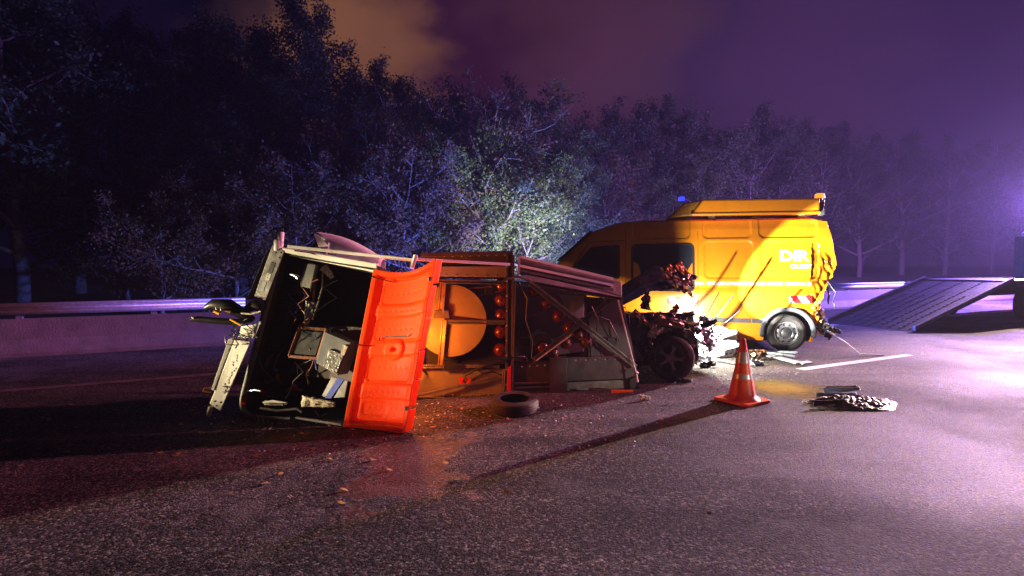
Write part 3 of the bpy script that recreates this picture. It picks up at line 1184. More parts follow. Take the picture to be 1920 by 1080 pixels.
# rear lamp board end with beacon
m = MB()
m.box(V3(-.62, -.40, 2.66), (.10, .22, .26), Matrix.Rotation(-VA, 3, 'Z'))
m.build('lamp_bracket', MATS['grey_plastic'], pb, bevel=.02)
m = MB()
m.lathe([(0, .0), (.085, .0), (.085, .02), (.05, .03), (.05, .07), (0, .07)], Matrix.Translation(V3(-.62, -.40, 2.80)), 20)
bb = m.build('beacon', MATS['chrome'], van, smooth=40)
m = MB()
m.lathe([(.08, 0), (.085, .02), (.085, .06), (.06, .085), (0, .09)], Matrix.Translation(V3(-.62, -.40, 2.865)), 20)
m.build('beacon_lens', MATS['amber_lens'], bb, smooth=50)
for uu, h_, tip in ((1.78, .17, 'blue_lens'), (1.05, .07, None), (.35, .07, None)):
    m = MB()
    b0 = V3(uu, -.55, 2.79 if tip else 2.845)
    m.tube([b0, b0 + Vector((.03, 0, h_ * .5)), b0 + Vector((-.02 if tip else .09, 0, h_))], .016, 6)
    st = m.build('lamp_stalk', MATS['chrome'] if not tip else MATS['white_metal'], pb)
    m = MB()
    c_ = b0 + (Vector((-.07, 0, h_ - .03)) if tip else Vector((-.10, 0, .05)))
    m.box(c_, (.11, .08, .08) if tip else (.07, .05, .025))
    m.build('lamp_lens', MATS[tip or 'chrome'], st, bevel=.012)

# crushed rear: torn sheets, lamp remains, bumper end
rg = random.Random(5)


def torn(name, base, d, L, w, mat, parent, seed, wob=.5, curl=.25):
    """a crumpled strip of sheet metal"""
    base, d = Vector(base), Vector(d).normalized()
    s = d.cross(Vector((.3, -1, .2))).normalized()
    n = d.cross(s).normalized()

    def f(a, b):
        q = Vector((a * 5 + seed * 3.1, b * 3, seed))
        fold = mnoise.noise(q * 1.2) * w * wob + mnoise.noise(q * 3.1) * w * wob * .45
        wid = w * (1 - .55 * a) * (b - .5) * (1 + .4 * mnoise.noise(q * 2))
        return base + d * (L * a) + s * (wid + L * curl * a * a * mnoise.noise(Vector((seed, 1, 2)))) + n * (fold + curl * L * a * a)
    m_ = MB()
    m_.grid(f, 16, 8)
    o_ = m_.build(name, MATS[mat], parent, smooth=28)
    so = o_.modifiers.new('solid', 'SOLIDIFY')
    so.thickness = .004
    return o_


for k, (u, z, du, dz, L, w, mt) in enumerate([
    (-.66, 1.75, -.25, -.9, .50, .12, 'torn_metal'), (-.80, 1.95, -.10, -1, .50, .07, 'white_metal'),
    (-.70, 1.50, .2, -.9, .50, .20, 'torn_yellow'), (-.62, 1.20, .5, -.8, .40, .22, 'torn_yellow'),
    (-.50, 1.12, .2, -1, .50, .18, 'torn_metal'), (-.46, .98, -.1, -1, .45, .16, 'tail_lens'),
    (-.50, .80, -.3, -.8, .45, .20, 'torn_metal'), (-.48, .66, -.9, -.6, .50, .18, 'torn_metal'),
    (-.50, .62, -.5, -.8, .32, .26, 'white_metal'), (-.62, .50, -1, -.3, .34, .14, 'dark'),
    (-.52, .48, -.6, -.4, .36, .16, 'dark'), (-.55, .9, -.4, -.6, .35, .10, 'white_metal'),
    (-.72, 1.30, -.3, -1, .42, .06, 'dark'), (-.72, 2.15, -.08, -1, .5, .05, 'chrome'),
]):
    d = VF * du + Vector((0, 0, dz))
    torn('torn_sheet', V3(u, vside(u, z) - .03 - .05 * (k % 3), z), d, L, w, mt, van, k + 1)
m = MB()
m.tube([V3(-.70, -.2, 1.35), V3(-.86, -.2, 1.1), V3(-.80, -.15, .95), V3(-.84, -.15, .82)], .012, 6)
m.build('hanging_cable', MATS['cable'], van, smooth=60)
m = MB()
m.tube([V3(-.70, -.1, .42), V3(-.95, .05, .22), V3(-1.15, .15, .03), V3(-1.55, .1, .012)], .012, 6)
m.build('hanging_cable', MATS['pale_cable'], van, smooth=60)
# underside
m = MB()
m.box(V3(1.9, -VW / 2, .27), (4.6, 1.5, .12), Matrix.Rotation(-VA, 3, 'Z'))
m.build('chassis', MATS['dark'], van)
# front lamps and bumper (mostly hidden by the wreck)
m = MB()
m.hexa([V3(4.75, -.10, .30), V3(5.10, -.35, .30), V3(5.10, -.35, .62), V3(4.75, -.10, .62),
        V3(4.75, -VW + .10, .30), V3(5.10, -VW + .35, .30), V3(5.10, -VW + .35, .62), V3(4.75, -VW + .10, .62)])
m.build('front_bumper', MATS['grey_plastic'], van, bevel=.04)
for vv in (-.30, -VW + .30):
    m = MB()
    m.box(V3(4.93, vv, .95), (.26, .30, .26), Matrix.Rotation(-VA, 3, 'Z'))
    m.build('headlamp', MATS['chrome'], van, bevel=.05)

# ================================================================ overturned signal trailer
A = at
tr = empty('signal_trailer', on_ground(650, 790))
tag(tr, 'road signal trailer tipped on its side, orange lid hanging open, lamp frame buckled', 'trailer')


def quadlerp(q, a, b):
    """q: TL, TR, BR, BL; a across, b down"""
    return (q[0].lerp(q[1], a)).lerp(q[3].lerp(q[2], a), b)


# --- tub: open box whose mouth faces the camera
tubF = [A(527, 468, 5.76), A(709, 499, 5.52), A(655, 796, 5.32), A(446, 782, 5.60)]
nrm = (tubF[1] - tubF[0]).cross(tubF[3] - tubF[0]).normalized()
if nrm.y < 0:
    nrm = -nrm
DEP = nrm * .62
cen = sum(tubF, Vector()) / 4


def inset(q, k, off=Vector()):
    c_ = sum(q, Vector()) / 4
    return [p.lerp(c_, k) + off for p in q]


tin = inset(tubF, .055)
back = inset([p + DEP for p in tubF], .10)
outb = inset([p + DEP + nrm * .03 for p in tubF], .04)
names = ('tub_wall', 'tub_wall', 'tub_wall', 'tub_wall')
for k in range(4):
    k2 = (k + 1) % 4
    m = MB()
    m.hexa([tin[k], tin[k2], back[k2], back[k],
            tubF[k] + nrm * .02, tubF[k2] + nrm * .02, outb[k2], outb[k]])
    m.build('tub_wall', MATS['tub_dark'], tr)
m = MB()
m.slab(back, nrm * .02)
m.build('tub_floor', MATS['tub_dark'], tr)
# rolled rim round the mouth, rounded at the lower outer corner
def bez(a, b, c, n=8):
    return [a * (1 - t) ** 2 + b * 2 * t * (1 - t) + c * t ** 2 for t in [i / n for i in range(n + 1)]]


cBL = tubF[3]
rim_path = [tubF[0]] + [tubF[0].lerp(cBL, t) for t in (.3, .6)] + bez(cBL.lerp(tubF[0], .14), cBL, cBL.lerp(tubF[2], .20)) + [cBL.lerp(tubF[2], t) for t in (.5, .8, 1)]
m = MB()
m.tube(rim_path, [.035] * len(rim_path), 8)
m.build('tub_rim', MATS['tub_grey'], tr, smooth=60)
m = MB()
m.bar(tubF[0], tubF[1], .05, .05)
m.build('tub_rim', MATS['white_metal'], tr, bevel=.01)
m = MB()
m.bar(tubF[1], tubF[2], .05, .04)
m.build('tub_rim', MATS['tub_dark'], tr, bevel=.01)
# left flank panels of the tub, seen inside
for (a0, a1, b0, b1, mt) in ((.04, .20, .05, .25, 'tub_dark'), (.04, .17, .30, .60, 'tub_dark'), (.22, .34, .05, .20, 'tub_grey')):
    m = MB()
    q = [quadlerp(tubF, a0, b0), quadlerp(tubF, a1, b0), quadlerp(tubF, a1, b1), quadlerp(tubF, a0, b1)]
    m.slab([p + nrm * .10 for p in q], nrm * .06)
    m.build('inner_panel', MATS[mt], tr, bevel=.012)
# marker lamp on the rim
m = MB()
q = [A(453, 742, 5.55), A(462, 738, 5.55), A(459, 758, 5.55), A(451, 760, 5.55)]
m.slab(q, nrm * .02)
m.build('side_marker', MATS['tail_lens'], tr, bevel=.004)
m = MB()
m.tube([A(466, 733, 5.52), A(478, 731, 5.48), A(490, 733, 5.46)], .012, 8)
m.build('lid_catch', MATS['chrome'], tr, smooth=60)
m = MB()
m.tube([A(545, 514, 5.6), A(556, 518, 5.56), A(560, 522, 5.55)], [.012, .02, .02], 8)
m.build('lid_catch', MATS['chrome'], tr, smooth=60)
# loom and hoses inside
for path, r_, mt in (
    ([A(575, 480, 5.9), A(590, 515, 5.85), A(588, 560, 5.85), A(575, 600, 5.85)], .014, 'rust_brown'),
    ([A(605, 500, 5.9), A(604, 540, 5.85), A(596, 570, 5.8), A(585, 600, 5.75)], .010, 'pale_cable'),
    ([A(476, 640, 5.6), A(490, 690, 5.6), A(515, 715, 5.62)], .007, 'cable'),
    ([A(590, 770, 5.2), A(600, 782, 5.2), A(612, 775, 5.2)], .006, 'cable'),
):
    m = MB()
    m.tube(path, r_, 6)
    m.build('hose', MATS[mt], tr, smooth=60)
# crinkled foil sleeve
torn('foil_sleeve', A(583, 565, 5.74), (-.14, -.05, -.75), .26, .10, 'box_grey', tr, 41, .25, .02)
torn('foil_sleeve', A(606, 500, 5.85), (.16, 0, -.2), .16, .10, 'cream_cloth', tr, 42, .2, .02)
# battery rack
rack = MB()
q = [A(562, 614, 5.72), A(612, 618, 5.70), A(596, 672, 5.62), A(542, 668, 5.64)]
for k in range(4):
    rack.bar(q[k], q[(k + 1) % 4], .02, .03)
    rack.bar(q[k], q[k] + nrm * .22, .02, .02)
rack.build('battery_rack', MATS['rust_brown'], tr)
m = MB()
m.slab(inset(q, .18), nrm * .2)
m.build('battery', MATS['battery'], tr, bevel=.01)
# grey control box with open flap
m = MB()
q = [A(607, 622, 5.56), A(656, 643, 5.50), A(631, 704, 5.42), A(590, 680, 5.48)]
m.slab([p + nrm * .02 for p in q], nrm * .22)
cb = m.build('control_box', MATS['box_grey'], tr, bevel=.006)
m = MB()
q2 = [quadlerp(q, .38, .42), quadlerp(q, .96, .40), quadlerp(q, .96, .96), quadlerp(q, .38, .96)]
m.slab([p - nrm * .004 for p in q2], nrm * .02)
m.build('terminal_plate', MATS['bare_alloy'], cb)
m = MB()
q2 = [quadlerp(q, .80, .12), quadlerp(q, .98, .12), quadlerp(q, .98, .40), quadlerp(q, .84, .40)]
m.slab([p - nrm * .005 for p in q2], nrm * .02)
m.build('label_plate', MATS['cream_cloth'], cb)
# blue strapped sheet, cloth, tools lying in the bottom
m = MB()
q = [A(622, 706, 5.42), A(652, 714, 5.36), A(646, 745, 5.32), A(600, 748, 5.40)]
m.slab(q, nrm * .02)
m.build('folded_sheet', MATS['box_grey'], tr, bevel=.004)
m = MB()
m.slab([A(634, 708, 5.395), A(646, 711, 5.375), A(621, 747, 5.355), A(609, 747, 5.375)], nrm * -.008)
m.build('strap', MATS['blue_strap'], tr)
torn('cloth', A(566, 752, 5.36), (1, -.18, -.06), .36, .11, 'cream_cloth', tr, 51, .22, .03)
torn('cloth', A(496, 755, 5.50), (1, -.1, -.05), .22, .05, 'cream_cloth', tr, 52, .2, .02)
for path, r_, mt in (
    ([A(494, 755, 5.44), A(512, 752, 5.42), A(538, 756, 5.40)], .013, 'white_metal'),
    ([A(488, 765, 5.42), A(520, 770, 5.38), A(556, 766, 5.34), A(566, 773, 5.32)], .012, 'galvanised'),
    ([A(505, 757, 5.42), A(530, 757, 5.38), A(534, 762, 5.38)], .006, 'cable'),
):
    m = MB()
    m.tube(path, r_, 6)
    m.build('tool', MATS[mt], tr, smooth=60)
rg = random.Random(9)
for k in range(12):
    p = A(rg.uniform(488, 560), rg.uniform(668, 745), 5.78)
    torn('wiring_scrap', p, (rg.uniform(-1, 1), -.2, rg.uniform(-1, 1)), rg.uniform(.06, .16), .05, rg.choice(['rust_brown', 'tail_lens', 'torn_metal', 'dark', 'blue_strap']), tr, 60 + k, .4, .1)
m = MB()
m.slab([quadlerp(tubF, .28, .42) + nrm * .26, quadlerp(tubF, .92, .40) + nrm * .26, quadlerp(tubF, .92, .76) + nrm * .26, quadlerp(tubF, .24, .74) + nrm * .26], nrm * .02)
m.build('equipment_shelf', MATS['brown_panel'], tr, bevel=.004)
for k in range(14):
    a0, b0 = rg.uniform(.10, .55), rg.uniform(.05, .75)
    pth = []
    for i in range(5):
        pth.append(quadlerp(tubF, a0 + rg.uniform(-.07, .09), min(.95, b0 + i * .055)) + nrm * rg.uniform(.10, .22))
    m = MB()
    m.tube(pth, rg.uniform(.005, .011), 6)
    m.build('wiring', MATS[rg.choice(['rust_brown', 'rust_brown', 'cable', 'pale_cable', 'blue_strap'])], tr, smooth=60)
# cables dragging under the rim
for k in range(5):
    m = MB()
    x0 = 478 + k * 5
    m.tube([A(x0, 778, 5.5), A(x0 + 4 - k, 797 + 2 * k, 5.36), A(x0 + 14, 806 + k % 2 * 3, 5.18), A(x0 + 26, 800 + k, 5.2), A(x0 + 12 + 9 * k, 806, 5.14)], .006, 5)
    m.build('trailing_cable', MATS['pale_cable'] if k % 2 else MATS['cable'], tr, smooth=60)
for a_, b_ in (((487, 782, 5.40), (545, 784, 5.30)), ((556, 783, 5.30), (640, 796, 5.14))):
    m = MB()
    m.bar(A(*a_), A(*b_), .025, .02)
    m.build('rim_trim', MATS['galvanised'], tr)

# --- orange lid: deep moulding with ribs, boss and rim
lidQ = [A(705, 506, 5.50), A(828, 489, 5.18), A(770, 809, 5.06), A(648, 799, 5.26)]
lidN = (lidQ[1] - lidQ[0]).cross(lidQ[3] - lidQ[0]).normalized()
if lidN.y > 0:
    lidN = -lidN       # towards the viewer


def lid_h(a, b):
    """relief towards the viewer in metres; a across, b down"""
    W_, H_ = .66, 1.62
    x, y = a * W_, b * H_
    h_ = 0.0
    # raised outer frame with a step
    e = min(x, W_ - x, y, H_ - y)
    h_ += .030 * sstep(.055, .035, e) - .012 * sstep(.10, .085, e) * sstep(.055, .065, e)
    # right hand lip, deep
    h_ += .050 * sstep(W_ - .05, W_ - .03, x)
    # cross bands
    for b0, b1, d in ((.235, .295, .014), (.735, .815, .014), (.475, .545, .012)):
        yy = y / H_
        h_ += d * sstep(b0 - .008, b0 + .004, yy) * sstep(b1 + .008, b1 - .004, yy) * sstep(.04, .08, x)
    # boss in the middle
    r_ = math.hypot(x - .33, y - .515 * H_)
    h_ += .022 * sstep(.105, .085, r_) - .050 * sstep(.036, .024, r_)
    # sunk pockets
    for x0, x1, y0, y1, d in ((.10, .56, .12, .36, .010), (.10, .56, .50, .74, .010), (.10, .54, .90, 1.16, .012), (.12, .36, 1.36, 1.50, .010)):
        h_ -= d * rrect(x, y, x0, x1, y0, y1, .04, .02)
    # rows of small rivet dimples
    for ry, x0 in ((.235, .14), (.62, .13), (1.02, .16), (1.42, .2), (.43, .12), (1.26, .14)):
        for k in range(7):
            rr_ = math.hypot(x - x0 - k * .055, y - ry)
            if rr_ < .012:
                h_ -= .003
    return h_


def lid_p(a, b):
    p = quadlerp(lidQ, a, b)
    p += Vector((0, 0, -.055 * math.sin(math.pi * min(1, a * 1.15)) * (1 - b) ** 3))     # sagging top edge
    p += lidN * (-.07 * math.sin(math.pi * a) * (1 - .3 * b) + lid_h(a, b))
    return p


m = MB()
m.grid(lid_p, 84, 190)
lid = m.build('lid', MATS['orange_lid'], tr, smooth=50)
so = lid.modifiers.new('solid', 'SOLIDIFY')
so.thickness = .016
so.offset = 1 if False else -1
# return flange on the hinge-free side, notched
for b0, b1, w_ in ((.0, .14, .05), (.155, .34, .04), (.345, .53, .045), (.535, .70, .05), (.705, .86, .045), (.875, 1.0, .055)):
    m = MB()
    m.hexa([lid_p(.985, b0) + lidN * .005, lid_p(.985, b1) + lidN * .005, lid_p(.985, b1) + Vector((w_, .06, 0)), lid_p(.985, b0) + Vector((w_, .06, 0)),
            lid_p(.96, b0) - lidN * .05, lid_p(.96, b1) - lidN * .05, lid_p(.985, b1) + Vector((w_, .09, 0)), lid_p(.985, b0) + Vector((w_, .09, 0))])
    m.build('lid_flange', MATS['orange_lid'], lid, bevel=.008)
m = MB()
m.hexa([lid_p(.02, .995), lid_p(.97, .995), lid_p(.97, .995) + Vector((.02, .02, -.03)), lid_p(.02, .995) + Vector((0, .02, -.03)),
        lid_p(.02, .98) - lidN * .06, lid_p(.97, .98) - lidN * .06, lid_p(.97, 1) + Vector((.02, .10, -.03)), lid_p(.02, 1) + Vector((0, .10, -.03))])
m.build('lid_flange', MATS['orange_lid'], lid, bevel=.006)
for b_ in (.115, .865):
    m = MB()
    m.box(lid_p(.955, b_) + lidN * .02, (.03, .03, .04))
    m.build('lid_latch', MATS['chrome'], lid, bevel=.005)
# stay rods and lock on the lid
for path, r_ in (([lid_p(.25, .46) + lidN * .03, lid_p(.25, .435) + lidN * .03, lid_p(.66, .435) + lidN * .03, lid_p(.70, .42) + lidN * .03], .006),
                 ([lid_p(-.02, .49) + lidN * .03, lid_p(.17, .495) + lidN * .03], .006), ([lid_p(-.02, .05) + lidN * .03, lid_p(.30, .07) + lidN * .03], .005)):
    m = MB()
    m.tube(path, r_, 6)
    m.build('stay_rod', MATS['cable'], lid)
m = MB()
m.lathe([(0, .0), (.02, .0), (.026, -.02)], Matrix.Translation(lid_p(.5, .515) + lidN * .02) @ lidN.to_track_quat('Z', 'Y').to_matrix().to_4x4(), 12)
m.build('lid_lock', MATS['bare_alloy'], lid)

# --- mudguard and upper wheel behind the tub
m = MB()


def guard(a, b):
    # a along, b across; curved shell
    p0 = A(588, 436, 6.12).lerp(A(724, 490, 5.98), a)
    p1 = A(632, 484, 5.84).lerp(A(712, 504, 5.68), a)
    p = p0.lerp(p1, b)
    return p + Vector((0, -.03 * math.sin(math.pi * b), .045 * math.sin(math.pi * b) + .07 * math.sin(math.pi * a) * (1 - b)))


m.grid(guard, 16, 10)
o = m.build('mudguard', MATS['white_metal'], tr, smooth=60)
so = o.modifiers.new('solid', 'SOLIDIFY')
so.thickness = .012
m = MB()
m.slab([A(588, 438, 6.14), A(722, 492, 6.0), A(722, 505, 6.0), A(600, 470, 6.14)], (0, .02, 0))
m.build('mudguard_side', MATS['white_metal'], tr)
wheel_at(tr, A(604, 472, 6.35), Vector((-.6, -.5, 1)), .25, .17, .15)
m = MB()
m.hexa([A(540, 470, 5.72), A(706, 498, 5.52), A(700, 510, 5.55), A(545, 480, 5.76),
        A(560, 466, 6.2), A(715, 494, 6.0), A(710, 515, 6.0), A(565, 480, 6.2)])
m.build('tub_side', MATS['white_metal'], tr, bevel=.01)

# --- side rail
m = MB()
m.bar(A(540, 462, 5.70), A(779, 488, 5.62), .035, .035)
rail = m.build('side_rail', MATS['white_metal'], tr, bevel=.006)
m = MB()
m.bar(A(779, 486, 5.62), A(956, 496, 6.15), .03, .03)
m.build('side_rail', MATS['white_metal'], tr, bevel=.006)
m = MB()
m.bar(A(780, 478, 5.62), A(772, 503, 5.60), .05, .04)
m.build('rail_bracket', MATS['white_metal'], rail, bevel=.008)
m = MB()
m.bar(A(618, 455, 5.72), A(611, 482, 5.70), .014, .014)
m.build('rail_bracket', MATS['white_metal'], rail)
for q in ((527, 447, 462), (522, 462, 470)):
    m = MB()
    m.tube([A(q[0], q[1] - 12, 5.76), A(q[0] - 1, q[2], 5.76)], [.034, .03] if q[0] > 525 else .045, 12)
    m.build('rail_cap', MATS['white_metal'], rail, smooth=40)
m = MB()
m.tube([A(552, 470, 5.68), A(582, 474, 5.66), A(604, 481, 5.64), A(640, 486, 5.62)], .008, 6)
m.build('hose', MATS['cable'], tr, smooth=60)

# --- tail light boards on the left end
lb = MB()
q = [A(511, 459, 5.74), A(534, 470, 5.72), A(498, 563, 5.66), A(474, 561, 5.68)]
lb.slab(q, Vector((-.02, .06, .0)))
board = lb.build('light_board', MATS['galvanised'], tr, bevel=.006)
m = MB()
m.slab([A(500, 470, 5.73), A(509, 463, 5.745), A(472, 561, 5.68), A(463, 559, 5.66)], Vector((.0, .07, 0)))
m.build('board_edge', MATS['grey_plastic'], board, bevel=.004)
for (a0, a1, b0, b1, mt) in ((.35, .68, .28, .48, 'grey_plastic'), (.36, .70, .50, .62, 'white_decal'), (.25, .58, .66, .84, 'trim_pale')):
    m = MB()
    m.slab([quadlerp(q, a, b) - Vector((0, .004, 0)) for a, b in ((a0, b0), (a1, b0), (a1, b1), (a0, b1))], (0, .01, 0))
    m.build('sticker', MATS[mt], board)
for a_, b_ in ((.45, .10), (.78, .06), (.82, .16), (.50, .53), (.52, .58)):
    m = MB()
    m.lathe([(0, .005), (.008, .004), (.009, -.004)], Matrix.Translation(quadlerp(q, a_, b_)) @ Matrix.Rotation(math.pi / 2, 4, 'X'), 8)
    m.build('bolt_hole', MATS['dark'], board)
lb = MB()
q = [A(440, 637, 5.56), A(470, 641, 5.54), A(413, 771, 5.40), A(393, 757, 5.42)]
lb.slab(q, Vector((-.02, .06, 0)))
board = lb.build('light_board', MATS['white_metal'], tr, bevel=.006)
m = MB()
m.slab([A(428, 636, 5.56), A(437, 634, 5.57), A(401, 733, 5.44), A(396, 730, 5.44)], Vector((0, .06, 0)))
m.build('board_edge', MATS['white_metal'], board, bevel=.004)
m = MB()
m.slab([quadlerp(q, a, b) - Vector((0, .006, 0)) for a, b in ((.0, .04), (.28, .04), (.24, .13), (.0, .12))], (0, .012, 0))
m.build('board_clip', MATS['white_metal'], board, bevel=.003)
rg = random.Random(3)
for k in range(16):        # embossed row of raised marks
    a0, b0 = rg.uniform(.25, .62), .22 + k * .036
    m = MB()
    m.slab([quadlerp(q, a, b) - Vector((0, .004, 0)) for a, b in ((a0, b0), (a0 + rg.uniform(.1, .25), b0 - .01), (a0 + .2, b0 + .016), (a0, b0 + .02))], (0, .01, 0))
    m.build('raised_mark', MATS['white_metal'], board)
for a_, b_ in ((.3, .93), (.75, .90), (.55, .97), (.86, .03)):
    m = MB()
    m.lathe([(0, .005), (.008, .004), (.009, -.004)], Matrix.Translation(quadlerp(q, a_, b_)) @ Matrix.Rotation(math.pi / 2, 4, 'X'), 8)
    m.build('bolt_hole', MATS['dark'], board)
m = MB()
m.tube([A(395, 762, 5.42), A(393, 772, 5.42), A(391, 780, 5.42)], [.02, .026, .018], 10)
m.build('board_foot', MATS['cream_cloth'], board, smooth=50)
m = MB()
m.tube([A(398, 726, 5.42), A(383, 728, 5.38), A(380, 733, 5.36), A(396, 736, 5.40)], .008, 6)
m.build('wire_loop', MATS['yellow_lens'], board)
m = MB()
m.slab([A(452, 612, 5.58), A(481, 607, 5.56), A(476, 634, 5.56), A(446, 634, 5.58)], (0, .03, 0))
m.build('connector_plate', MATS['white_metal'], tr, bevel=.005)
# smashed lamp cluster hanging off the middle
for (pth, rs, mt) in (
    ([A(386, 577, 5.6), A(400, 571, 5.58), A(428, 573, 5.6), A(455, 588, 5.62), A(476, 600, 5.64)], [.03, .06, .075, .06, .03], 'cable'),
    ([A(358, 599, 5.5), A(372, 598, 5.5), A(410, 602, 5.54), A(445, 604, 5.56), A(470, 600, 5.6)], [.022, .03, .035, .035, .03], 'cable'),
    ([A(462, 580, 5.66), A(478, 572, 5.66), A(490, 578, 5.66), A(486, 586, 5.64)], [.04, .06, .06, .03], 'cable'),
):
    m = MB()
    m.tube(pth, rs, 10)
    m.build('lamp_housing', MATS[mt], tr, smooth=60)
for pth, r_, mt in (([A(432, 598, 5.5), A(446, 606, 5.5), A(452, 609, 5.5)], .014, 'yellow_lens'), ([A(452, 587, 5.56), A(470, 589, 5.56), A(489, 584, 5.56)], .010, 'cream_cloth'),
                    ([A(402, 583, 5.5), A(412, 588, 5.5)], .018, 'yellow_lens'), ([A(360, 594, 5.47), A(364, 597, 5.47)], .012, 'cream_cloth'),
                    ([A(420, 583, 5.52), A(433, 585, 5.52)], .016, 'rust_brown'),
                    ([A(406, 574, 5.5), A(414, 576, 5.5), A(414, 583, 5.5), A(405, 584, 5.5), A(405, 575, 5.5)], .004, 'chrome')):
    m = MB()
    m.tube(pth, r_, 8)
    m.build('lamp_fragment', MATS[mt], tr, smooth=60)
rg = random.Random(21)
for k in range(9):
    m = MB()
    x0, y0 = rg.uniform(432, 470), rg.uniform(596, 618)
    pth = [A(x0, y0, 5.5)]
    for i in range(5):
        pth.append(A(x0 + rg.uniform(-14, 16), y0 + 6 + i * 6 + rg.uniform(-6, 6), 5.48 + rg.uniform(0, .05)))
    m.tube(pth, .005, 5)
    m.build('loose_wire', MATS['cable'], tr, smooth=60)

# --- lamp frame (the big sign, lying on its edge)
fr = [(795, 476), (962, 473), (962, 746), (790, 748)]


def YP(px):
    """depth of the frame plane, slightly skewed to the camera"""
    return 6.36 + (px - 800) / 390 * .54


def F(px, py, off=0.0):
    return A(px, py, YP(px) + off)


def plate(name, pts, mat, off=0.0, th=.02, bevel=.004, parent=tr):
    mm = MB()
    mm.prism([F(x, y, off) for x, y in pts], Vector((0, th, 0)))
    return mm.build(name, MATS[mat], parent, bevel=bevel)


def fbar(name, a, b, w, mat='aluminium', off=0.0, dep=.05, parent=tr):
    """extruded profile between two points of the frame plane; two flanges and a groove"""
    pa, pb = F(a[0], a[1], off), F(b[0], b[1], off)
    mm = MB()
    d = (pb - pa).normalized()
    s = d.cross(Vector((0, 1, 0))).normalized()
    mm.bar(pa + s * w * .36, pb + s * w * .36, w * .28, dep, up=(0, 1, 0))
    mm.bar(pa - s * w * .36, pb - s * w * .36, w * .28, dep, up=(0, 1, 0))
    o1 = mm
    o1.bar(pa + Vector((0, dep * .15, 0)), pb + Vector((0, dep * .15, 0)), w * .5, dep * .6, up=(0, 1, 0))
    return o1.build(name, MATS[mat], parent, bevel=.003)


plate('top_sheet', [(797, 477), (962, 473), (962, 524), (806, 521)], 'brown_panel', .03, .02)
plate('top_sheet_lip', [(788, 474), (962, 470), (962, 477), (788, 482)], 'brown_panel', -.03, .10)
plate('top_sheet_step', [(806, 500), (950, 499), (950, 520), (806, 518)], 'sheet_metal', .0, .02)
# sign disc, seen from its back
dc, dr = F(845, 601, .10), .44
m = MB()
m.lathe([(0, .0), (dr * .97, .0), (dr, .008), (dr, .022), (0, .022)], Matrix.Translation(dc) @ Matrix.Rotation(math.pi / 2 - .06, 4, 'X'), 64)
m.build('sign_disc', MATS['disc_back'], tr, smooth=40)
fbar('frame_rail', (815, 527), (945, 530), .045)
fbar('frame_rail', (832, 603), (946, 604), .055)
fbar('frame_rail', (792, 687), (896, 686), .045)
fbar('frame_upright', (831, 530), (826, 588), .075, off=.0)
fbar('frame_upright', (833, 600), (826, 684), .065, off=.0)
plate('bracket', [(814, 582), (840, 582), (842, 597), (812, 597)], 'aluminium', -.03, .05)
plate('clamp_block', [(832, 677), (842, 677), (842, 682), (868, 683), (868, 693), (832, 693)], 'cable', -.06, .06)
fbar('frame_rail', (868, 686), (937, 688), .028, 'galvanised')
plate('lower_sheet', [(784, 692), (945, 692), (945, 747), (784, 747)], 'sheet_metal', .05, .015)
plate('lower_lip', [(784, 745), (940, 747), (934, 753), (784, 751)], 'sheet_metal', .0, .05)
m = MB()
m.bar(F(778, 743, -.05), F(936, 707, .0), .03, .03)
m.build('tie_bar', MATS['aluminium'], tr, bevel=.004)
m = MB()
m.tube([F(869, 716, -.04), F(873, 703, -.04), F(892, 693, -.05), F(930, 680, -.06), F(965, 669, -.06), F(982, 669, -.04), F(990, 676, 0)], .014, 8)
m.build('conduit', MATS['cable'], tr, smooth=60)
for xx in (864, 877):
    plate('red_clip', [(xx - 3, 709), (xx + 5, 709), (xx + 5, 720), (xx - 3, 720)], 'tail_lens', -.03, .02)
# middle post
fbar('frame_post', (957, 478), (955, 748), .10, 'brown_panel', -.01, .09)
m = MB()
m.bar(F(967, 526, -.07), F(960, 742, -.07), .012, .012)
m.build('post_edge', MATS['aluminium'], tr)
fbar('frame_post', (945, 692), (942, 748), .035, 'galvanised', -.03, .05)
plate('reflector_strip', [(952, 690), (958, 686), (958, 740), (950, 740)], 'tail_lens', -.08, .01)
m = MB()
m.tube([F(944, 528, -.04), F(952, 522, -.05), F(972, 519, -.05), F(994, 526, -.03)], .02, 8)
m.build('bent_strap', MATS['aluminium'], tr, smooth=60)


def lamp_unit(px, py, r, off=.06, turn=0.0):
    c_ = F(px, py, off)
    M4 = Matrix.Translation(c_) @ Matrix.Rotation(math.pi / 2 + turn, 4, 'X') @ Matrix.Rotation(turn, 4, 'Y')
    mm = MB()
    mm.lathe([(r * .2, .075), (r * .55, .07), (r * .85, .045), (r, .01), (r * 1.02, -.015), (r * .9, -.03), (0, -.035)], M4, 20)
    lo = mm.build('signal_lamp', MATS['red_lamp'], tr, smooth=50)
    mm = MB()
    mm.lathe([(0, .078), (r * .14, .076), (r * .16, .06)], M4, 10)
    mm.build('lamp_boss', MATS['cable'], lo, smooth=50)


for px, py in ((940, 534), (940, 562), (940, 590), (939, 622), (938, 656)):
    lamp_unit(px, py, .085, .09)
for px, py in ((1001, 545), (1025, 569), (1047, 593), (1068, 615), (1093, 612), (1084, 628), (1098, 641), (1060, 642), (1036, 662), (1016, 652)):
    lamp_unit(px, py, .085, .12, .2)
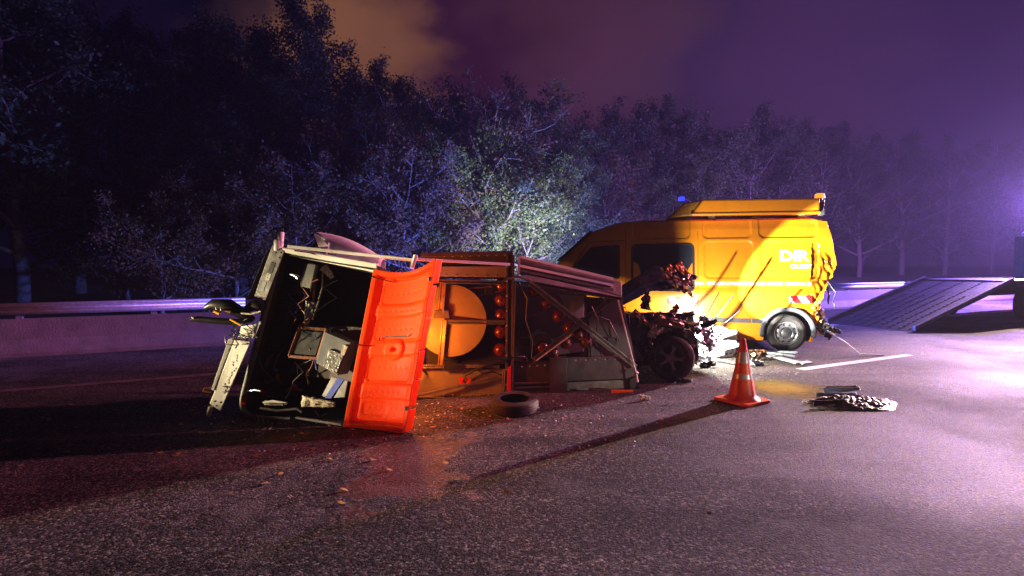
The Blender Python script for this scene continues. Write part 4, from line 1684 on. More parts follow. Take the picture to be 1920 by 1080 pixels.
# right half: folded top beam, braces, dark panels, boxes
m = MB()
b0, b1 = [F(973, 480, .02), F(973, 515, .0)], [A(1166, 528, 7.0), A(1166, 556, 6.95)]
m.hexa([b0[0], b1[0], b1[1], b0[1], b0[0] + Vector((0, .14, -.01)), b1[0] + Vector((0, .14, -.01)), b1[1] + Vector((0, .14, 0)), b0[1] + Vector((0, .14, 0))])
beam = m.build('top_beam', MATS['aluminium'], tr, bevel=.006)
for (ya, yb, t_) in ((481, 529, .016), (491, 536, .010), (498, 541, .012), (507, 549, .008)):
    m = MB()
    m.bar(F(974, ya, -.02), A(1150, yb - 6, 6.93), t_, .03)
    m.build('beam_ridge', MATS['white_metal'] if t_ > .011 else MATS['aluminium'], beam)
m = MB()
m.slab([F(972, 478, -.03), F(976, 480, -.03), F(974, 520, -.03), F(970, 519, -.03)], (0, .06, 0))
m.build('beam_end', MATS['white_metal'], beam)
m = MB()
m.hexa([F(978, 512, -.01), A(1090, 538, 6.80), A(1166, 558, 6.92), F(996, 532, -.03),
        F(978, 510, .2), A(1090, 534, 7.0), A(1166, 554, 7.1), F(996, 529, .2)])
m.build('beam_shelf', MATS['sheet_metal'], beam)
fbar('frame_rail', (994, 530), (1166, 561), .05, 'brown_panel', -.01, .07)
fbar('cross_brace', (994, 531), (1192, 688), .065, 'aluminium', -.05, .04)
fbar('cross_brace', (1000, 676), (1138, 566), .06, 'aluminium', .0, .04)
m = MB()
m.bar(F(1006, 676, -.05), F(1072, 627, -.05), .012, .012)
m.build('brace_edge', MATS['white_metal'], tr)
plate('dark_panel', [(1096, 556), (1166, 562), (1192, 676), (1104, 672)], 'brown_panel', .09, .02)
plate('pale_panel', [(1049, 553), (1095, 555), (1095, 597), (1066, 596)], 'pale_panel', .30, .01)
fbar('frame_upright', (1098, 556), (1107, 672), .04, 'brown_panel', .06, .03)
plate('lower_box', [(962, 681), (1031, 678), (1031, 742), (962, 744)], 'brown_panel', .0, .12, .006)
plate('lower_box', [(1031, 672), (1064, 671), (1064, 741), (1031, 742)], 'brown_panel', -.05, .16, .006)
plate('lower_box', [(1064, 671), (1186, 668), (1191, 710), (1064, 715)], 'brown_panel', .01, .12, .006)
plate('lower_ledge', [(1064, 717), (1192, 711), (1194, 729), (1064, 737)], 'aluminium', .03, .08, .004)
fbar('box_slot', (964, 719), (1030, 717), .018, 'aluminium', -.03, .02)
fbar('box_slot', (964, 727), (1030, 725), .018, 'aluminium', -.03, .02)
plate('lower_edge', [(962, 741), (1190, 731), (1190, 737), (962, 749)], 'aluminium', .05, .03, .002)
m = MB()
m.tube([A(1159, 563, 6.80), A(1168, 600, 6.80), A(1186, 672, 6.78), A(1193, 700, 6.78), A(1196, 716, 6.78)], [.010, .010, .010, .012, .014], 6)
m.build('edge_rod', MATS['white_metal'], tr, smooth=60)
m = MB()
m.tube([A(1193, 697, 6.77), A(1195, 700, 6.77)], .026, 8)
m.build('rod_joint', MATS['chrome'], tr, smooth=60)
plate('corner_foot', [(1180, 712), (1193, 706), (1200, 731), (1182, 730)], 'cable', -.04, .08)
# amber warning lamp still alight between lid and frame
wl = A(772, 655, 5.78)
m = MB()
m.lathe([(0, -.05), (.045, -.05), (.05, .0), (.045, .05), (.02, .07), (0, .072)], Matrix.Translation(wl), 16)
m.build('warning_lamp', MATS['amber_glow'], tr, smooth=50)
m = MB()
m.tube([wl + Vector((0, 0, -.05)), wl + Vector((.02, .1, -.16)), F(800, 700, .04)], .015, 6)
m.build('lamp_arm', MATS['cable'], tr, smooth=60)
lamp('warning_lamp_light', 'POINT', wl + Vector((0, 0, .02)), 230, (1.0, 0.20, 0.012), 0.075)
# inner deck seen through the frame
m = MB()
m.slab([F(800, 526, .55), F(1100, 545, .40), F(1100, 672, .30), F(800, 692, .45)], (0, .02, 0))
m.build('inner_deck', MATS['tub_dark'], tr)
m = MB()
m.bar(F(880, 541, .2), F(940, 536, .12), .02, .02)
m.build('inner_tube', MATS['aluminium'], tr)
m = MB()
m.tube([F(893, 558, .25), F(905, 553, .22), F(938, 546, .12)], .008, 6)
m.build('inner_tube', MATS['aluminium'], tr, smooth=60)
m = MB()
m.hexa([F(1020, 668, .25), F(1095, 660, .25), F(1095, 642, .3), F(1030, 650, .3), F(1020, 668, .35), F(1095, 660, .35), F(1095, 642, .38), F(1030, 650, .38)])
m.build('inner_box', MATS['brown_panel'], tr, bevel=.01)

rg = random.Random(88)
for (xa, ya, xb, yb, n_) in ((808, 481, 955, 478, 9), (808, 517, 940, 518, 7), (972, 688, 1028, 685, 4), (1070, 676, 1180, 673, 6), (950, 486, 950, 735, 9), (790, 740, 925, 741, 8), (1000, 536, 1160, 562, 7)):
    for i in range(n_):
        t_ = (i + .5) / n_
        mm = MB()
        mm.lathe([(0, .008), (.009, .006), (.012, 0)], Matrix.Translation(F(xa + (xb - xa) * t_, ya + (yb - ya) * t_, -.065 if xa in (950, 972, 1070) else -.012)) @ Matrix.Rotation(math.pi / 2, 4, 'X'), 7)
        mm.build('rivet', MATS['galvanised'], tr)
for pth in ([(950, 530), (948, 570), (952, 610), (947, 660), (951, 690)], [(975, 530), (990, 560), (985, 600), (1000, 640), (995, 672)], [(1066, 616), (1080, 600), (1110, 590), (1140, 600), (1160, 640)],
            [(890, 690), (905, 700), (925, 697), (946, 705)], [(1110, 575), (1120, 600), (1116, 640), (1130, 668)]):
    mm = MB()
    mm.tube([F(x + rg.uniform(-2, 2), y, -.03 + rg.uniform(-.02, .03)) for x, y in pth], .007, 6)
    mm.build('loose_cable', MATS['cable'], tr, smooth=60)
for x, y in ((1120, 585), (1148, 640), (985, 640), (918, 545)):
    plate('junction_box', [(x - 9, y - 7), (x + 9, y - 6), (x + 9, y + 8), (x - 9, y + 7)], 'cable', .02, .05)

# ================================================================ wrecked dark car behind the frame
CO = Vector((2.20, 7.36, 0))
CA = R(4)
CF = Vector((math.cos(CA), math.sin(CA), 0))
CN = Vector((math.sin(CA), -math.cos(CA), 0))
CWD = 1.72
carE = empty('wrecked_car', CO - CN * CWD / 2 - CF * 1.2, CA)
tag(carE, 'dark car with smashed front and buckled raised bonnet, jammed against the van', 'car')


def C3(u, v, z):
    return CO + CF * u + CN * v + Vector((0, 0, z))


CROOF = [(-3.35, .80), (-3.3, .95), (-3.05, 1.08), (-2.6, 1.38), (-2.2, 1.42), (-1.75, 1.40), (-1.45, 1.32), (-.95, 1.10), (-.55, .96), (-.2, .88), (.0, .80), (.30, .72), (.42, .60)]
CS = [(.18, -.10), (.28, -.03), (.5, 0), (.78, .0), (.92, -.03), (1.1, -.16), (1.42, -.30)]
st = [(-3.35 + 3.77 * i / 110) for i in range(111)]
m = MB()
loops = []
for s in st:
    zr = interp(s, CROOF)
    lp = []
    crumple = sstep(-.35, .4, s)
    n1 = 30
    for i in range(n1 + 1):
        z = .2 + (zr - .04 - .2) * i / n1
        v = interp(z, CS) - .10 * max(0, -2.9 - s) ** 2 * 3
        v += crumple * (.07 * mnoise.noise(Vector((s * 6, z * 5, 1))) - .05)
        lp.append((s + crumple * .06 * mnoise.noise(Vector((s * 3, z * 6, 4))), v, z))
    v0 = lp[-1][1]
    for i in range(1, 8):
        t = i / 8
        lp.append((s, v0 + (-CWD - 2 * v0) * t, zr - .04 + .04 * math.sin(math.pi * t) ** .5 + crumple * .10 * mnoise.noise(Vector((s * 5, t * 4, 9)))))
    for i in range(11):
        z = zr - .04 + (.2 - zr + .04) * i / 10
        lp.append((s, -CWD - interp(z, CS), z))
    loops.append(lp)
Mn = len(loops[0])
fs = []
for i in range(len(loops) - 1):
    for j in range(Mn):
        j2 = (j + 1) % Mn
        q = [loops[i][j], loops[i + 1][j], loops[i + 1][j2], loops[i][j2]]
        cu, cz = sum(p[0] for p in q) / 4, sum(p[2] for p in q) / 4
        if j < 30 and (math.hypot(cu, cz - .31) < .37 or math.hypot(cu + 2.5, cz - .31) < .37):
            continue
        fs.append((i * Mn + j, (i + 1) * Mn + j, (i + 1) * Mn + j2, i * Mn + j2))
fs += [tuple(range(Mn - 1, -1, -1)), tuple((len(loops) - 1) * Mn + j for j in range(Mn))]
m.add([C3(*p) for lp in loops for p in lp], fs)
m.build('body', MATS['car_paint'], carE, smooth=40)


def cpatch(name, poly, off, mat, th=.02):
    mm = MB()
    mm.prism([C3(u, interp(z, CS) + off, z) for u, z in poly], CN * -th)
    return mm.build(name, MATS[mat], carE, bevel=.004)


cpatch('window', [(-1.40, .98), (-.78, .98), (-1.42, 1.30)], .006, 'window_glass')
cpatch('window', [(-2.35, .98), (-1.48, .98), (-1.50, 1.32), (-2.2, 1.34)], .006, 'window_glass')
m = MB()
m.slab([C3(-.60, -.12, 1.0), C3(-.60, -CWD + .12, 1.0), C3(-1.42, -CWD + .32, 1.35), C3(-1.42, -.32, 1.35)], (0, 0, .012))
m.build('windscreen', MATS['window_glass'], carE)
for u_ in (-.58, -.40, -1.46):
    m = MB()
    m.tube([C3(u_, interp(z, CS) - .001, z) for z in (.25, .4, .6, .8, .92)], .006, 4)
    m.build('door_seam', MATS['dark'], carE)
# flared fender over the wheel and torn liner
for k, (u, v, z, d, L, w, mt) in enumerate([
    (-.50, .03, .86, (.9, -.1, .1), .55, .20, 'car_paint'), (-.45, .03, .60, (.5, -.2, -.7), .40, .24, 'car_paint'),
    (-.30, .05, .88, (.8, -.3, -.15), .45, .16, 'torn_metal'), (-.30, .04, .62, (.25, -.1, .9), .25, .12, 'bare_alloy'),
    (-.10, .03, .82, (1, 0, -.1), .50, .16, 'hood_paint'), (.05, .0, .85, (.9, .2, .25), .35, .14, 'hood_paint'),
    (-.55, .06, .98, (.6, -.2, -.5), .42, .10, 'torn_metal'), (-.38, .02, 1.0, (.2, .1, .9), .30, .16, 'car_paint'),
    (.02, -.1, .86, (.5, .3, .6), .28, .14, 'rust_brown'),
]):
    torn('torn_panel', C3(u, v, z), CF * d[0] + Vector((0, d[1], d[2])), L, w, mt, carE, 80 + k, .45, .12)
# wheels; the near front one is knocked out of line
wheel_at(carE, C3(.03, -.05, .31), CN + CF * -.55, .31, .20, .20, steel=False)
wheel_at(carE, C3(-2.5, -.10, .31), CN, .31, .20, .20, steel=False)
wheel_at(carE, C3(-2.5, -CWD + .10, .31), -CN, .31, .20, .20, steel=False)
wheel_at(carE, C3(.0, -CWD + .10, .31), -CN, .31, .20, .20, steel=False)
# raised, buckled bonnet: hinge behind, torn edge forward
hq = [Vector((1.52, 8.95, 1.02)), Vector((2.98, 9.02, 1.62)), Vector((2.60, 7.66, 1.27)), Vector((1.50, 7.50, 1.00))]


def bonnet(a, b):
    p = quadlerp(hq, a, b)
    k = sstep(.35, 1.0, a)
    q = Vector((a * 4.3, b * 3.4, 7))
    p.z += .16 * math.sin(math.pi * a) * (1 - .2 * b) + .13 * mnoise.noise(q) * (.25 + k) + .07 * mnoise.noise(q * 2.6) * k + .05 * mnoise.noise(q * 5.1) * k
    p.x += .16 * mnoise.noise(Vector((b * 5, 3, 3))) * k ** 3 + .05 * mnoise.noise(Vector((b * 14, 5, 3))) * k ** 4
    p.y += .06 * mnoise.noise(q * 1.7 + Vector((5, 0, 0))) * k
    p.z -= .10 * sstep(.82, 1, a)
    return p


m = MB()
m.grid(bonnet, 60, 60)
o = m.build('bonnet', MATS['hood_paint'], carE, smooth=30)
so = o.modifiers.new('solid', 'SOLIDIFY')
so.thickness = .01
for k, (px, py, Y, d, L, w, mt) in enumerate([
    (1240, 513, 7.72, (.8, .05, -.28), .42, .10, 'torn_metal'), (1252, 500, 7.76, (.55, .05, -.55), .34, .12, 'torn_yellow'),
    (1270, 494, 7.80, (.55, .0, -.7), .34, .14, 'torn_yellow'), (1262, 520, 7.66, (.8, .0, -.3), .32, .08, 'torn_metal'),
    (1288, 512, 7.68, (.35, .0, -.8), .24, .09, 'torn_metal'), (1244, 506, 7.75, (.8, .0, -.4), .40, .14, 'hood_paint'),
    (1255, 515, 7.74, (.9, .0, -.2), .34, .16, 'hood_paint'), (1262, 503, 7.80, (.6, .1, -.3), .26, .2, 'hood_paint'),
]):
    torn('bonnet_edge', A(px, py, Y), d, L, w, mt, carE, 120 + k, .26, .05)
# crushed engine bay
rg = random.Random(31)
for k in range(30):
    u, v, z = rg.uniform(.10, .78), rg.uniform(-1.3, .02), rg.uniform(.30, .82)
    z *= 1 - .25 * max(0, u - .4)
    mt = rg.choice(['bare_alloy', 'bare_alloy', 'galvanised', 'dark', 'cable', 'torn_metal', 'trim_pale'])
    m = MB()
    if rg.random() < .45:
        p = C3(u, v, z)
        pth = [p]
        for i in range(4):
            pth.append(pth[-1] + Vector((rg.uniform(-.08, .10), rg.uniform(-.08, .06), rg.uniform(-.09, .07))))
        m.tube(pth, rg.uniform(.008, .03), 7)
        m.build('engine_hose', MATS[mt], carE, smooth=60)
    else:
        rot = Matrix.Rotation(rg.uniform(0, 3), 3, 'Z') @ Matrix.Rotation(rg.uniform(-.7, .7), 3, 'X')
        m.box(C3(u, v, z), (rg.uniform(.05, .22), rg.uniform(.03, .14), rg.uniform(.03, .16)), rot)
        m.build('engine_part', MATS[mt], carE, bevel=.008)
for k in range(5):
    torn('crushed_front', C3(rg.uniform(.30, .65), rg.uniform(-.7, .02), rg.uniform(.55, .85)), (rg.uniform(-.2, 1), rg.uniform(-.5, .3), rg.uniform(-.8, .3)),
         rg.uniform(.15, .35), rg.uniform(.06, .14), rg.choice(['bare_alloy', 'galvanised', 'dark', 'torn_metal']), carE, 160 + k, .5, .15)
# lit headlamp: bowl and lens
m = MB()
M4 = Matrix.Translation(LAMP + Vector((-.09, -.10, 0))) @ Vector((1, .55, .15)).to_track_quat('Z', 'Y').to_matrix().to_4x4()
m.lathe([(.02, -.05), (.06, -.04), (.09, 0), (.10, .03)], M4, 20)
hl = m.build('headlamp', MATS['chrome'], carE, smooth=50)
m = MB()
m.lathe([(0, .02), (.03, .015), (.035, -.01), (0, -.02)], M4, 14)
m.build('headlamp_bulb', MATS['headlamp_glow'], hl, smooth=50)
# shell added beside the lamp to block its light up and behind
m = MB()
m.grid(lambda a, b: LAMP + .13 * (1 + .06 * mnoise.noise(Vector((a * 9, b * 6, 2)))) * Vector((
    math.cos(R(14 + 72 * b)) * math.cos(R(84 + 111 * a)), math.cos(R(14 + 72 * b)) * math.sin(R(84 + 111 * a)), math.sin(R(14 + 72 * b)))), 24, 14)
m.build('light_shield', MATS['car_paint'], carE, smooth=40)
# wires added round the lamp to throw raking shadows across the van
for k, (a_, b_, r_) in enumerate((((.10, .26, -.12), (.62, .46, .40), .012), ((.16, .22, -.20), (.70, .34, .16), .010), ((.05, .30, .02), (.40, .52, .45), .008))):
    p0, p1 = LAMP + Vector(a_), LAMP + Vector(b_)
    m = MB()
    m.tube([p0, p0.lerp(p1, .35) + Vector((0, 0, -.03)), p0.lerp(p1, .7) + Vector((0, 0, -.02)), p1], r_, 6)
    m.build('shadow_wire', MATS['cable'], carE, smooth=60)

# ================================================================ loose things on the road
# burst trailer tyre
ty = on_ground(965, 777)
wt = empty('loose_tyre', (ty.x, ty.y, 0))
tag(wt, 'small bare tyre lying flat on the asphalt before the trailer frame', 'tyre')
m = MB()
M4 = Matrix.Translation((ty.x, ty.y + .12, .085)) @ Matrix.Rotation(R(5), 4, 'X')
ri, ro, hh = .155, .262, .072
m.lathe([(ri, hh * .85), (ri + .02, hh), (ro - .04, hh * 1.02), (ro - .012, hh * .8), (ro, hh * .3), (ro, -hh * .3), (ro - .012, -hh * .8), (ro - .04, -hh), (ri + .02, -hh),
         (ri, -hh * .85), (ri + .012, -hh * .8), (ro - .035, -hh * .75), (ro - .02, 0), (ro - .035, hh * .75), (ri + .012, hh * .8)], M4, 48, close=True)
m.build('carcass', MATS['tyre'], wt, smooth=35)
for gz in (-.55, -.2, .15, .5):
    m = MB()
    m.lathe([(ro + .0005, hh * gz - .005), (ro + .003, hh * gz), (ro + .0005, hh * gz + .005)], M4, 48)
    m.build('tread_groove', MATS['dark'], wt)

# traffic cone
cg = on_ground(1391, 752)
ce = empty('traffic_cone', (cg.x, cg.y, 0), .5)
tag(ce, 'orange-red traffic cone with two grey reflective bands standing on the road', 'cone')
m = MB()
bs = .46
m.prism([Vector((cg.x, cg.y, .0)) + Matrix.Rotation(.55, 3, 'Z') @ Vector((x, y, 0)) for x, y in rpoly([(-bs / 2, -bs / 2), (bs / 2, -bs / 2), (bs / 2, bs / 2), (-bs / 2, bs / 2)], .05)], Vector((0, 0, .035)))
m.build('base', MATS['cone_orange'], ce, bevel=.008)


def crad(z):
    return .148 + (.030 - .148) * (z - .03) / .70


cz = Matrix.Translation((cg.x, cg.y, 0))
m = MB()
m.lathe([(.20, .034), (.185, .05), (.155, .07), (.146, .10), (crad(.4), .4), (crad(.70), .70), (crad(.72), .735), (.020, .745), (.018, .70)], cz, 40)
m.build('cone_body', MATS['cone_orange'], ce, smooth=40)
for z0, z1 in ((.20, .335), (.46, .59)):
    m = MB()
    m.lathe([(crad(z0) + .0005, z0), (crad(z0) + .004, z0 + .002), (crad(z1) + .004, z1 - .002), (crad(z1) + .0005, z1)], cz, 40)
    m.build('reflective_band', MATS['cone_band'], ce, smooth=40)

# broken bumper with grille, lying before the headlamp
bp = empty('broken_bumper', on_ground(1335, 672))
tag(bp, 'pale broken bumper section with open grille squares beside the wrecked car front', 'bumper')


def bmp(a, b):
    q = [A(1300, 594, 9.50), A(1378, 622, 9.45), A(1372, 669, 9.25), A(1304, 668, 9.20)]
    p = quadlerp(q, a, b)
    p.y -= .14 * math.sin(math.pi * b) + .05 * math.sin(math.pi * a)
    p += Vector((.01, .01, .015)) * mnoise.noise(Vector((a * 5, b * 4, 2)))
    return p


def bkeep(a, b):
    if .38 < a < .95 and .58 < b < .90:
        ga, gb = (a - .38) / .57 * 5, (b - .58) / .32 * 3
        return (ga % 1) < .28 or (gb % 1) < .30
    if math.hypot((a - .20) * 1.3, b - .62) < .10:
        return False
    if .30 < a < .8 and .30 < b < .36:
        return (a * 22) % 1 < .35
    return True


m = MB()
m.grid(bmp, 60, 40, bkeep)
o = m.build('shell', MATS['bumper_white'], bp, smooth=40)
so = o.modifiers.new('solid', 'SOLIDIFY')
so.thickness = .012
for k, (px, py, Y, d, L, w) in enumerate([(1310, 655, 9.05, (.8, -.2, -.1), .42, .18), (1304, 676, 8.8, (.5, -.3, .1), .34, .20), (1345, 652, 9.1, (1, .1, .1), .42, .15), (1326, 632, 9.2, (.9, -.2, .2), .5, .18),
                                         (1304, 622, 9.1, (.6, -.2, -.6), .4, .15)]):
    torn('shell_piece', A(px, py, Y), d, L, w, 'bumper_white', bp, 200 + k, .10, .04)


def ground_strip(name, label, cat, pts, w, th, mat, group=None, seed=0):
    """bent strip lying on the road; pts are pixels of its centre line"""
    g_ = [on_ground(x, y, 0) for x, y in pts]
    root = empty(name, g_[0])
    tag(root, label, cat, group)
    for k, (a_, b_) in enumerate(zip(g_, g_[1:])):
        mm = MB()
        d = (b_ - a_).normalized()
        s = Vector((-d.y, d.x, 0)) * w / 2
        e = d * .005
        za, zb = .012 + .02 * (k % 2), .012 + .02 * ((k + 1) % 2)
        mm.hexa([a_ - s + Vector((0, 0, za)) + e, b_ - s + Vector((0, 0, zb)), b_ - s + Vector((0, 0, zb + th)), a_ - s + Vector((0, 0, za + th)) + e,
                 a_ + s + Vector((0, 0, za)) + e, b_ + s + Vector((0, 0, zb)), b_ + s + Vector((0, 0, zb + th)), a_ + s + Vector((0, 0, za + th)) + e])
        mm.build('length', MATS[mat], root, bevel=.006)
    return root


ground_strip('trim_strip', 'long pale bent trim strip running to under the van wheel', 'debris', [(1345, 664), (1400, 662), (1448, 661), (1494, 666)], .10, .03, 'trim_pale', 'trim pieces on the road')
ground_strip('trim_strip', 'pale trim board with dark end lying behind the cone', 'debris', [(1436, 668), (1462, 676), (1500, 684), (1520, 684)], .16, .025, 'trim_pale', 'trim pieces on the road')
ground_strip('trim_strip', 'short pale strip beside the bent trim board', 'debris', [(1440, 664), (1470, 670), (1490, 671)], .07, .03, 'trim_pale', 'trim pieces on the road')
ground_strip('trim_strip', 'thin pale strip among the bumper fragments', 'debris', [(1330, 676), (1356, 680), (1378, 684)], .06, .02, 'bumper_white', 'trim pieces on the road')


def scrap(name, label, cat, px, py, d, L, w, mat, seed, z=.04, group=None, wob=.4, curl=.12):
    p = on_ground(px, py, 0)
    root = empty(name, p)
    tag(root, label, cat, group)
    torn('sheet', p + Vector((0, 0, z)), d, L, w, mat, root, seed, wob, curl)
    return root


scrap('metal_scrap', 'reddish-brown crumpled metal chunk lying behind the cone', 'debris', 1408, 676, (.9, .1, .15), .32, .20, 'torn_metal', 301, .08)
scrap('plastic_scrap', 'small pale blue plastic scrap beside the cone', 'debris', 1408, 686, (1, .1, .0), .22, .14, 'bumper_white', 302, .04)
scrap('dark_scrap', 'black broken plastic piece on the floodlit road beside the car wheel', 'debris', 1312, 690, (1, .1, .05), .28, .14, 'cable', 303, .05)
scrap('pale_scrap', 'small cream scrap on the asphalt between trailer and cone', 'debris', 1199, 751, (1, .1, .0), .13, .09, 'cream_cloth', 304, .025, None, .3, .03)
scrap('lens_shard', 'orange curved lens shard at the foot of the trailer frame', 'debris', 1146, 737, (1, .12, .0), .28, .05, 'orange_lid', 305, .02, None, .1, .0)
scrap('rubber_scrap', 'small black scraps under the car wheel', 'debris', 1268, 718, (1, 0, .0), .22, .08, 'cable', 306, .03)

# dark heap by the cone, with torn strips
hp = on_ground(1600, 757)
he = empty('wreckage_heap', hp)
tag(he, 'dark crumpled heap of wreckage on the road right of the cone', 'debris')
m = MB()


def heap(a, b):
    th_ = 2 * math.pi * b
    r_ = a
    x, y = .52 * r_ * math.cos(th_), .34 * r_ * math.sin(th_)
    z = .07 * (1 - r_ ** 1.6) + .05 * mnoise.noise(Vector((x * 9, y * 9, 1))) * (1 - r_ ** 3) + .035 * mnoise.noise(Vector((x * 25, y * 25, 4))) * (1 - r_ ** 3) - (.01 if a > .99 else 0)
    return hp + Vector((x * (1 + .15 * math.sin(3 * th_)), y, max(z, -.01)))


m.grid(heap, 26, 64)
m.build('heap_body', MATS['heap'], he, smooth=35)
for k, (px, py, d, L, w, mt) in enumerate([(1530, 742, (1, .15, .0), .55, .07, 'trim_pale'), (1525, 756, (1, .2, .0), .6, .06, 'rust_brown'), (1545, 733, (1, .12, .03), .5, .08, 'trim_pale'),
                                           (1550, 728, (1, .05, .05), .4, .05, 'torn_metal')]):
    torn('heap_strip', on_ground(px, py, .05), d, L, w, mt, he, 320 + k, .2, .02)

# fluid on the road
fl = on_ground(1470, 728)
m = MB()
ring = []
for k in range(48):
    a_ = 2 * math.pi * k / 48
    r_ = 1 + .35 * mnoise.noise(Vector((math.cos(a_) * 1.7, math.sin(a_) * 1.7, 4))) + .12 * mnoise.noise(Vector((math.cos(a_) * 6, math.sin(a_) * 6, 1)))
    ring.append(fl + Vector((.62 * r_ * math.cos(a_), .72 * r_ * math.sin(a_), .005)))
m.add(ring, [tuple(range(48))])
o = m.build('fluid_spill', MATS['fluid'])
tag(o, 'yellowish film of spilt fluid spreading on the asphalt behind the cone', 'spill')

fm = MATS['fluid']
t = fm.node_tree
geo = nd(t, 'ShaderNodeNewGeometry')
sb = nd(t, 'ShaderNodeVectorMath', operation='SUBTRACT')
sb.inputs[1].default_value = fl
t.links.new(geo.outputs['Position'], sb.inputs[0])
lg = nd(t, 'ShaderNodeVectorMath', operation='LENGTH')
t.links.new(sb.outputs[0], lg.inputs[0])
fn = nd(t, 'ShaderNodeTexNoise')
fn.inputs['Scale'].default_value = 5
fn.inputs['Detail'].default_value = 8
fn.inputs['Roughness'].default_value = .7
t.links.new(geo.outputs['Position'], fn.inputs[0])
fa = nd(t, 'ShaderNodeMath', operation='MULTIPLY_ADD')
fa.inputs[1].default_value = .6
t.links.new(fn.outputs[0], fa.inputs[0])
t.links.new(lg.outputs['Value'], fa.inputs[2])
t.links.new(ramp(t, fa.outputs[0], [(.42, (.9,) * 3), (1.0, (0, 0, 0))]), t.nodes['Principled BSDF'].inputs['Alpha'])

# glass crumbs and plastic grains, too many and too small to count
r_ = random.Random(55)
m = MB()
for k in range(420):
    if k < 230:
        p = on_ground(1340 + r_.gauss(0, 75), 705 + abs(r_.gauss(0, 26)) - 20)
    else:
        p = on_ground(r_.uniform(380, 1250), 790 + r_.gauss(0, 28))
    e_ = r_.uniform(.004, .013)
    rot = Matrix.Rotation(r_.uniform(0, 6), 3, 'Z') @ Matrix.Rotation(r_.uniform(-.6, .6), 3, 'X')
    m.box(p + Vector((0, 0, e_ * .4)), (e_ * 1.6, e_, e_ * .7), rot)
o = m.build('glass_crumbs', MATS['bumper_white'])
o['kind'] = 'stuff'

# fallen leaves, each its own
leaf_mes = []
for k in range(5):
    r_ = random.Random(400 + k)
    out = []
    for i in range(9):
        t = i / 8
        out.append((t, .30 * math.sin(math.pi * t) ** .7 * r_.uniform(.75, 1.15)))
    up = [(x - .5, y, .06 * math.sin(3 * x + k) + .10 * y) for x, y in out]
    dn = [(x - .5, -y, .06 * math.sin(3 * x + k) + .10 * y) for x, y in out[1:-1]][::-1]
    mid = [(x - .5, 0, .06 * math.sin(3 * x + k)) for x, _ in out]
    me = bpy.data.meshes.new('leaf')
    vs = up + [(x, -y, z) for x, y, z in up]
    fs = [(i, i + 1, i + 10, i + 9) for i in range(8)]
    me.from_pydata(vs, [], fs)
    me.materials.append(MATS['fallen_leaf'])
    leaf_mes.append(me)
spots = [(527, 888), (645, 918), (690, 850), (683, 853), (695, 875), (618, 860), (834, 868), (640, 942), (600, 922), (845, 762), (866, 766), (430, 925), (418, 900), (500, 905),
         (340, 795), (326, 806), (375, 815), (430, 828), (300, 848), (588, 840), (570, 820), (565, 812), (760, 812), (800, 790), (812, 800), (700, 862), (1252, 757), (950, 922), (1330, 962), (1310, 754), (1240, 787), (860, 900), (730, 880)]
r_ = random.Random(77)
for k in range(26):
    spots.append((r_.uniform(20, 640), r_.uniform(700, 880)))
for k, (px, py) in enumerate(spots):
    p = on_ground(px, py, .012)
    o = bpy.data.objects.new('fallen_leaf', leaf_mes[k % 5])
    col.objects.link(o)
    s = r_.uniform(.04, .075)
    o.location = p
    o.scale = (s, s, s)
    o.rotation_euler = (r_.uniform(-.3, .3), r_.uniform(-.3, .3), r_.uniform(0, 6.28))
    tag(o, 'small dry fallen leaf lying on the asphalt', 'leaf', 'fallen leaves on the road')

# ================================================================ recovery truck with its ramp down, to the right
RA, RB = Vector((8.62, 14.7, 0)), Vector((8.62 + .985, 14.7 - 1.97, 0))
foot = (RA + RB) / 2
rt = empty('recovery_truck', foot + RD * 6.5, math.atan2(RD.y, RD.x))
tag(rt, 'recovery truck with grey perforated loading ramp lowered to the road behind the van', 'truck')


def T3(t, n, z):
    return foot + RD * t + RN * n + Vector((0, 0, z))


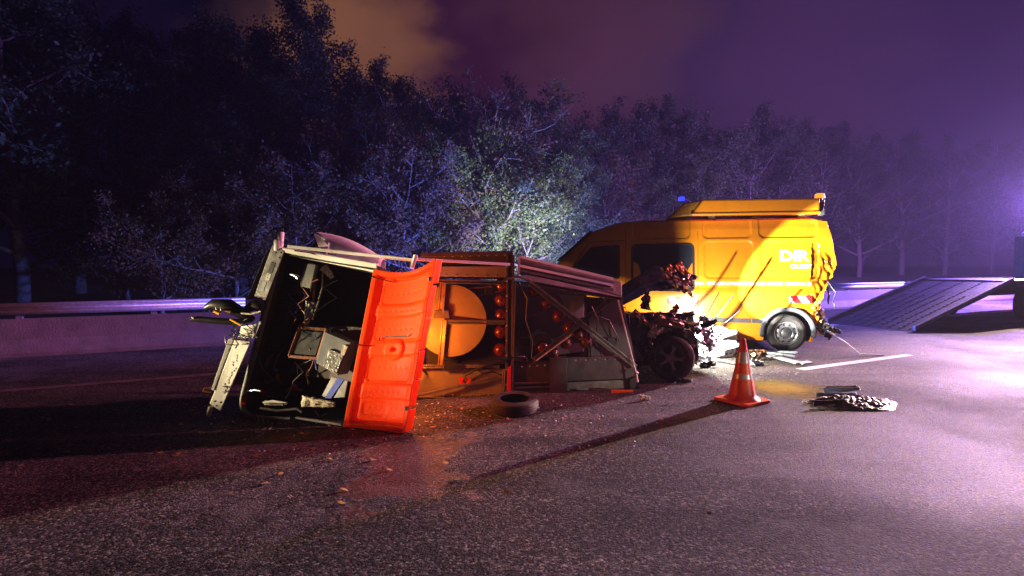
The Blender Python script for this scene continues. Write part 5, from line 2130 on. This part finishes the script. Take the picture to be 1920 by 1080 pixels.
sl = math.tan(R(13))
m = MB()
m.hexa([T3(0, -1.1, .01), T3(5.0, -1.1, .01 + 5 * sl), T3(5.0, 1.1, .01 + 5 * sl), T3(0, 1.1, .01),
        T3(0, -1.1, -.0), T3(5.0, -1.1, -.07 + 5 * sl), T3(5.0, 1.1, -.07 + 5 * sl), T3(0, 1.1, -.0)])
rp_ = m.build('ramp', MATS['truck_grey'], rt)
for i in range(24):
    for j in range(9):
        if i > 15 and j % 2:
            continue
        m = MB()
        t_ = .25 + i * .2
        n_ = -.96 + j * .24
        m.lathe([(0, .004), (.03, .003), (.036, 0)], Matrix.Translation(T3(t_, n_, .012 + t_ * sl)) @ Matrix.Rotation(0, 4, 'X'), 6)
        m.build('ramp_stud', MATS['dark'], rp_)
for n_ in (-1.08, 1.08):
    m = MB()
    m.bar(T3(.1, n_, .06 + .1 * sl), T3(5.0, n_, .06 + 5 * sl), .07, .10)
    m.build('side_rail', MATS['galvanised'], rt, bevel=.008)
m = MB()
m.bar(T3(5.0, 0, 1.10), T3(11.0, 0, 1.10), 2.3, .16)
m.build('deck', MATS['truck_grey'], rt)
m = MB()
m.bar(T3(5.2, 0, .82), T3(12.6, 0, .82), .9, .22)
m.build('chassis', MATS['dark'], rt)
for t_ in (6.2, 12.2):
    for n_ in (-.95, .95):
        wheel_at(rt, T3(t_, n_, .47), RN * math.copysign(1, n_), .47, .28, .28)
m = MB()
m.bar(T3(10.95, 0, 1.9), T3(11.05, 0, 1.9), 2.2, 1.5)
m.build('headboard', MATS['truck_grey'], rt)
m = MB()
m.bar(T3(11.3, 0, 1.9), T3(13.2, 0, 1.9), 2.2, 1.9)
cab = m.build('cab', MATS['truck_cab'], rt, bevel=.12)

# ================================================================ damp night air
m = MB()
m.box((10, 40, 12), (240, 180, 26.6))
hz = m.build('haze', None)
hz['kind'] = 'stuff'
hm = bpy.data.materials.new('haze')
hm.use_nodes = True
t = hm.node_tree
t.nodes.clear()
pv = nd(t, 'ShaderNodeVolumePrincipled')
pv.inputs['Color'].default_value = (.9, .9, .95, 1)
pv.inputs['Density'].default_value = .00075
pv.inputs['Anisotropy'].default_value = .2
oo = nd(t, 'ShaderNodeOutputMaterial')
t.links.new(pv.outputs[0], oo.inputs['Volume'])
hz.data.materials.append(hm)
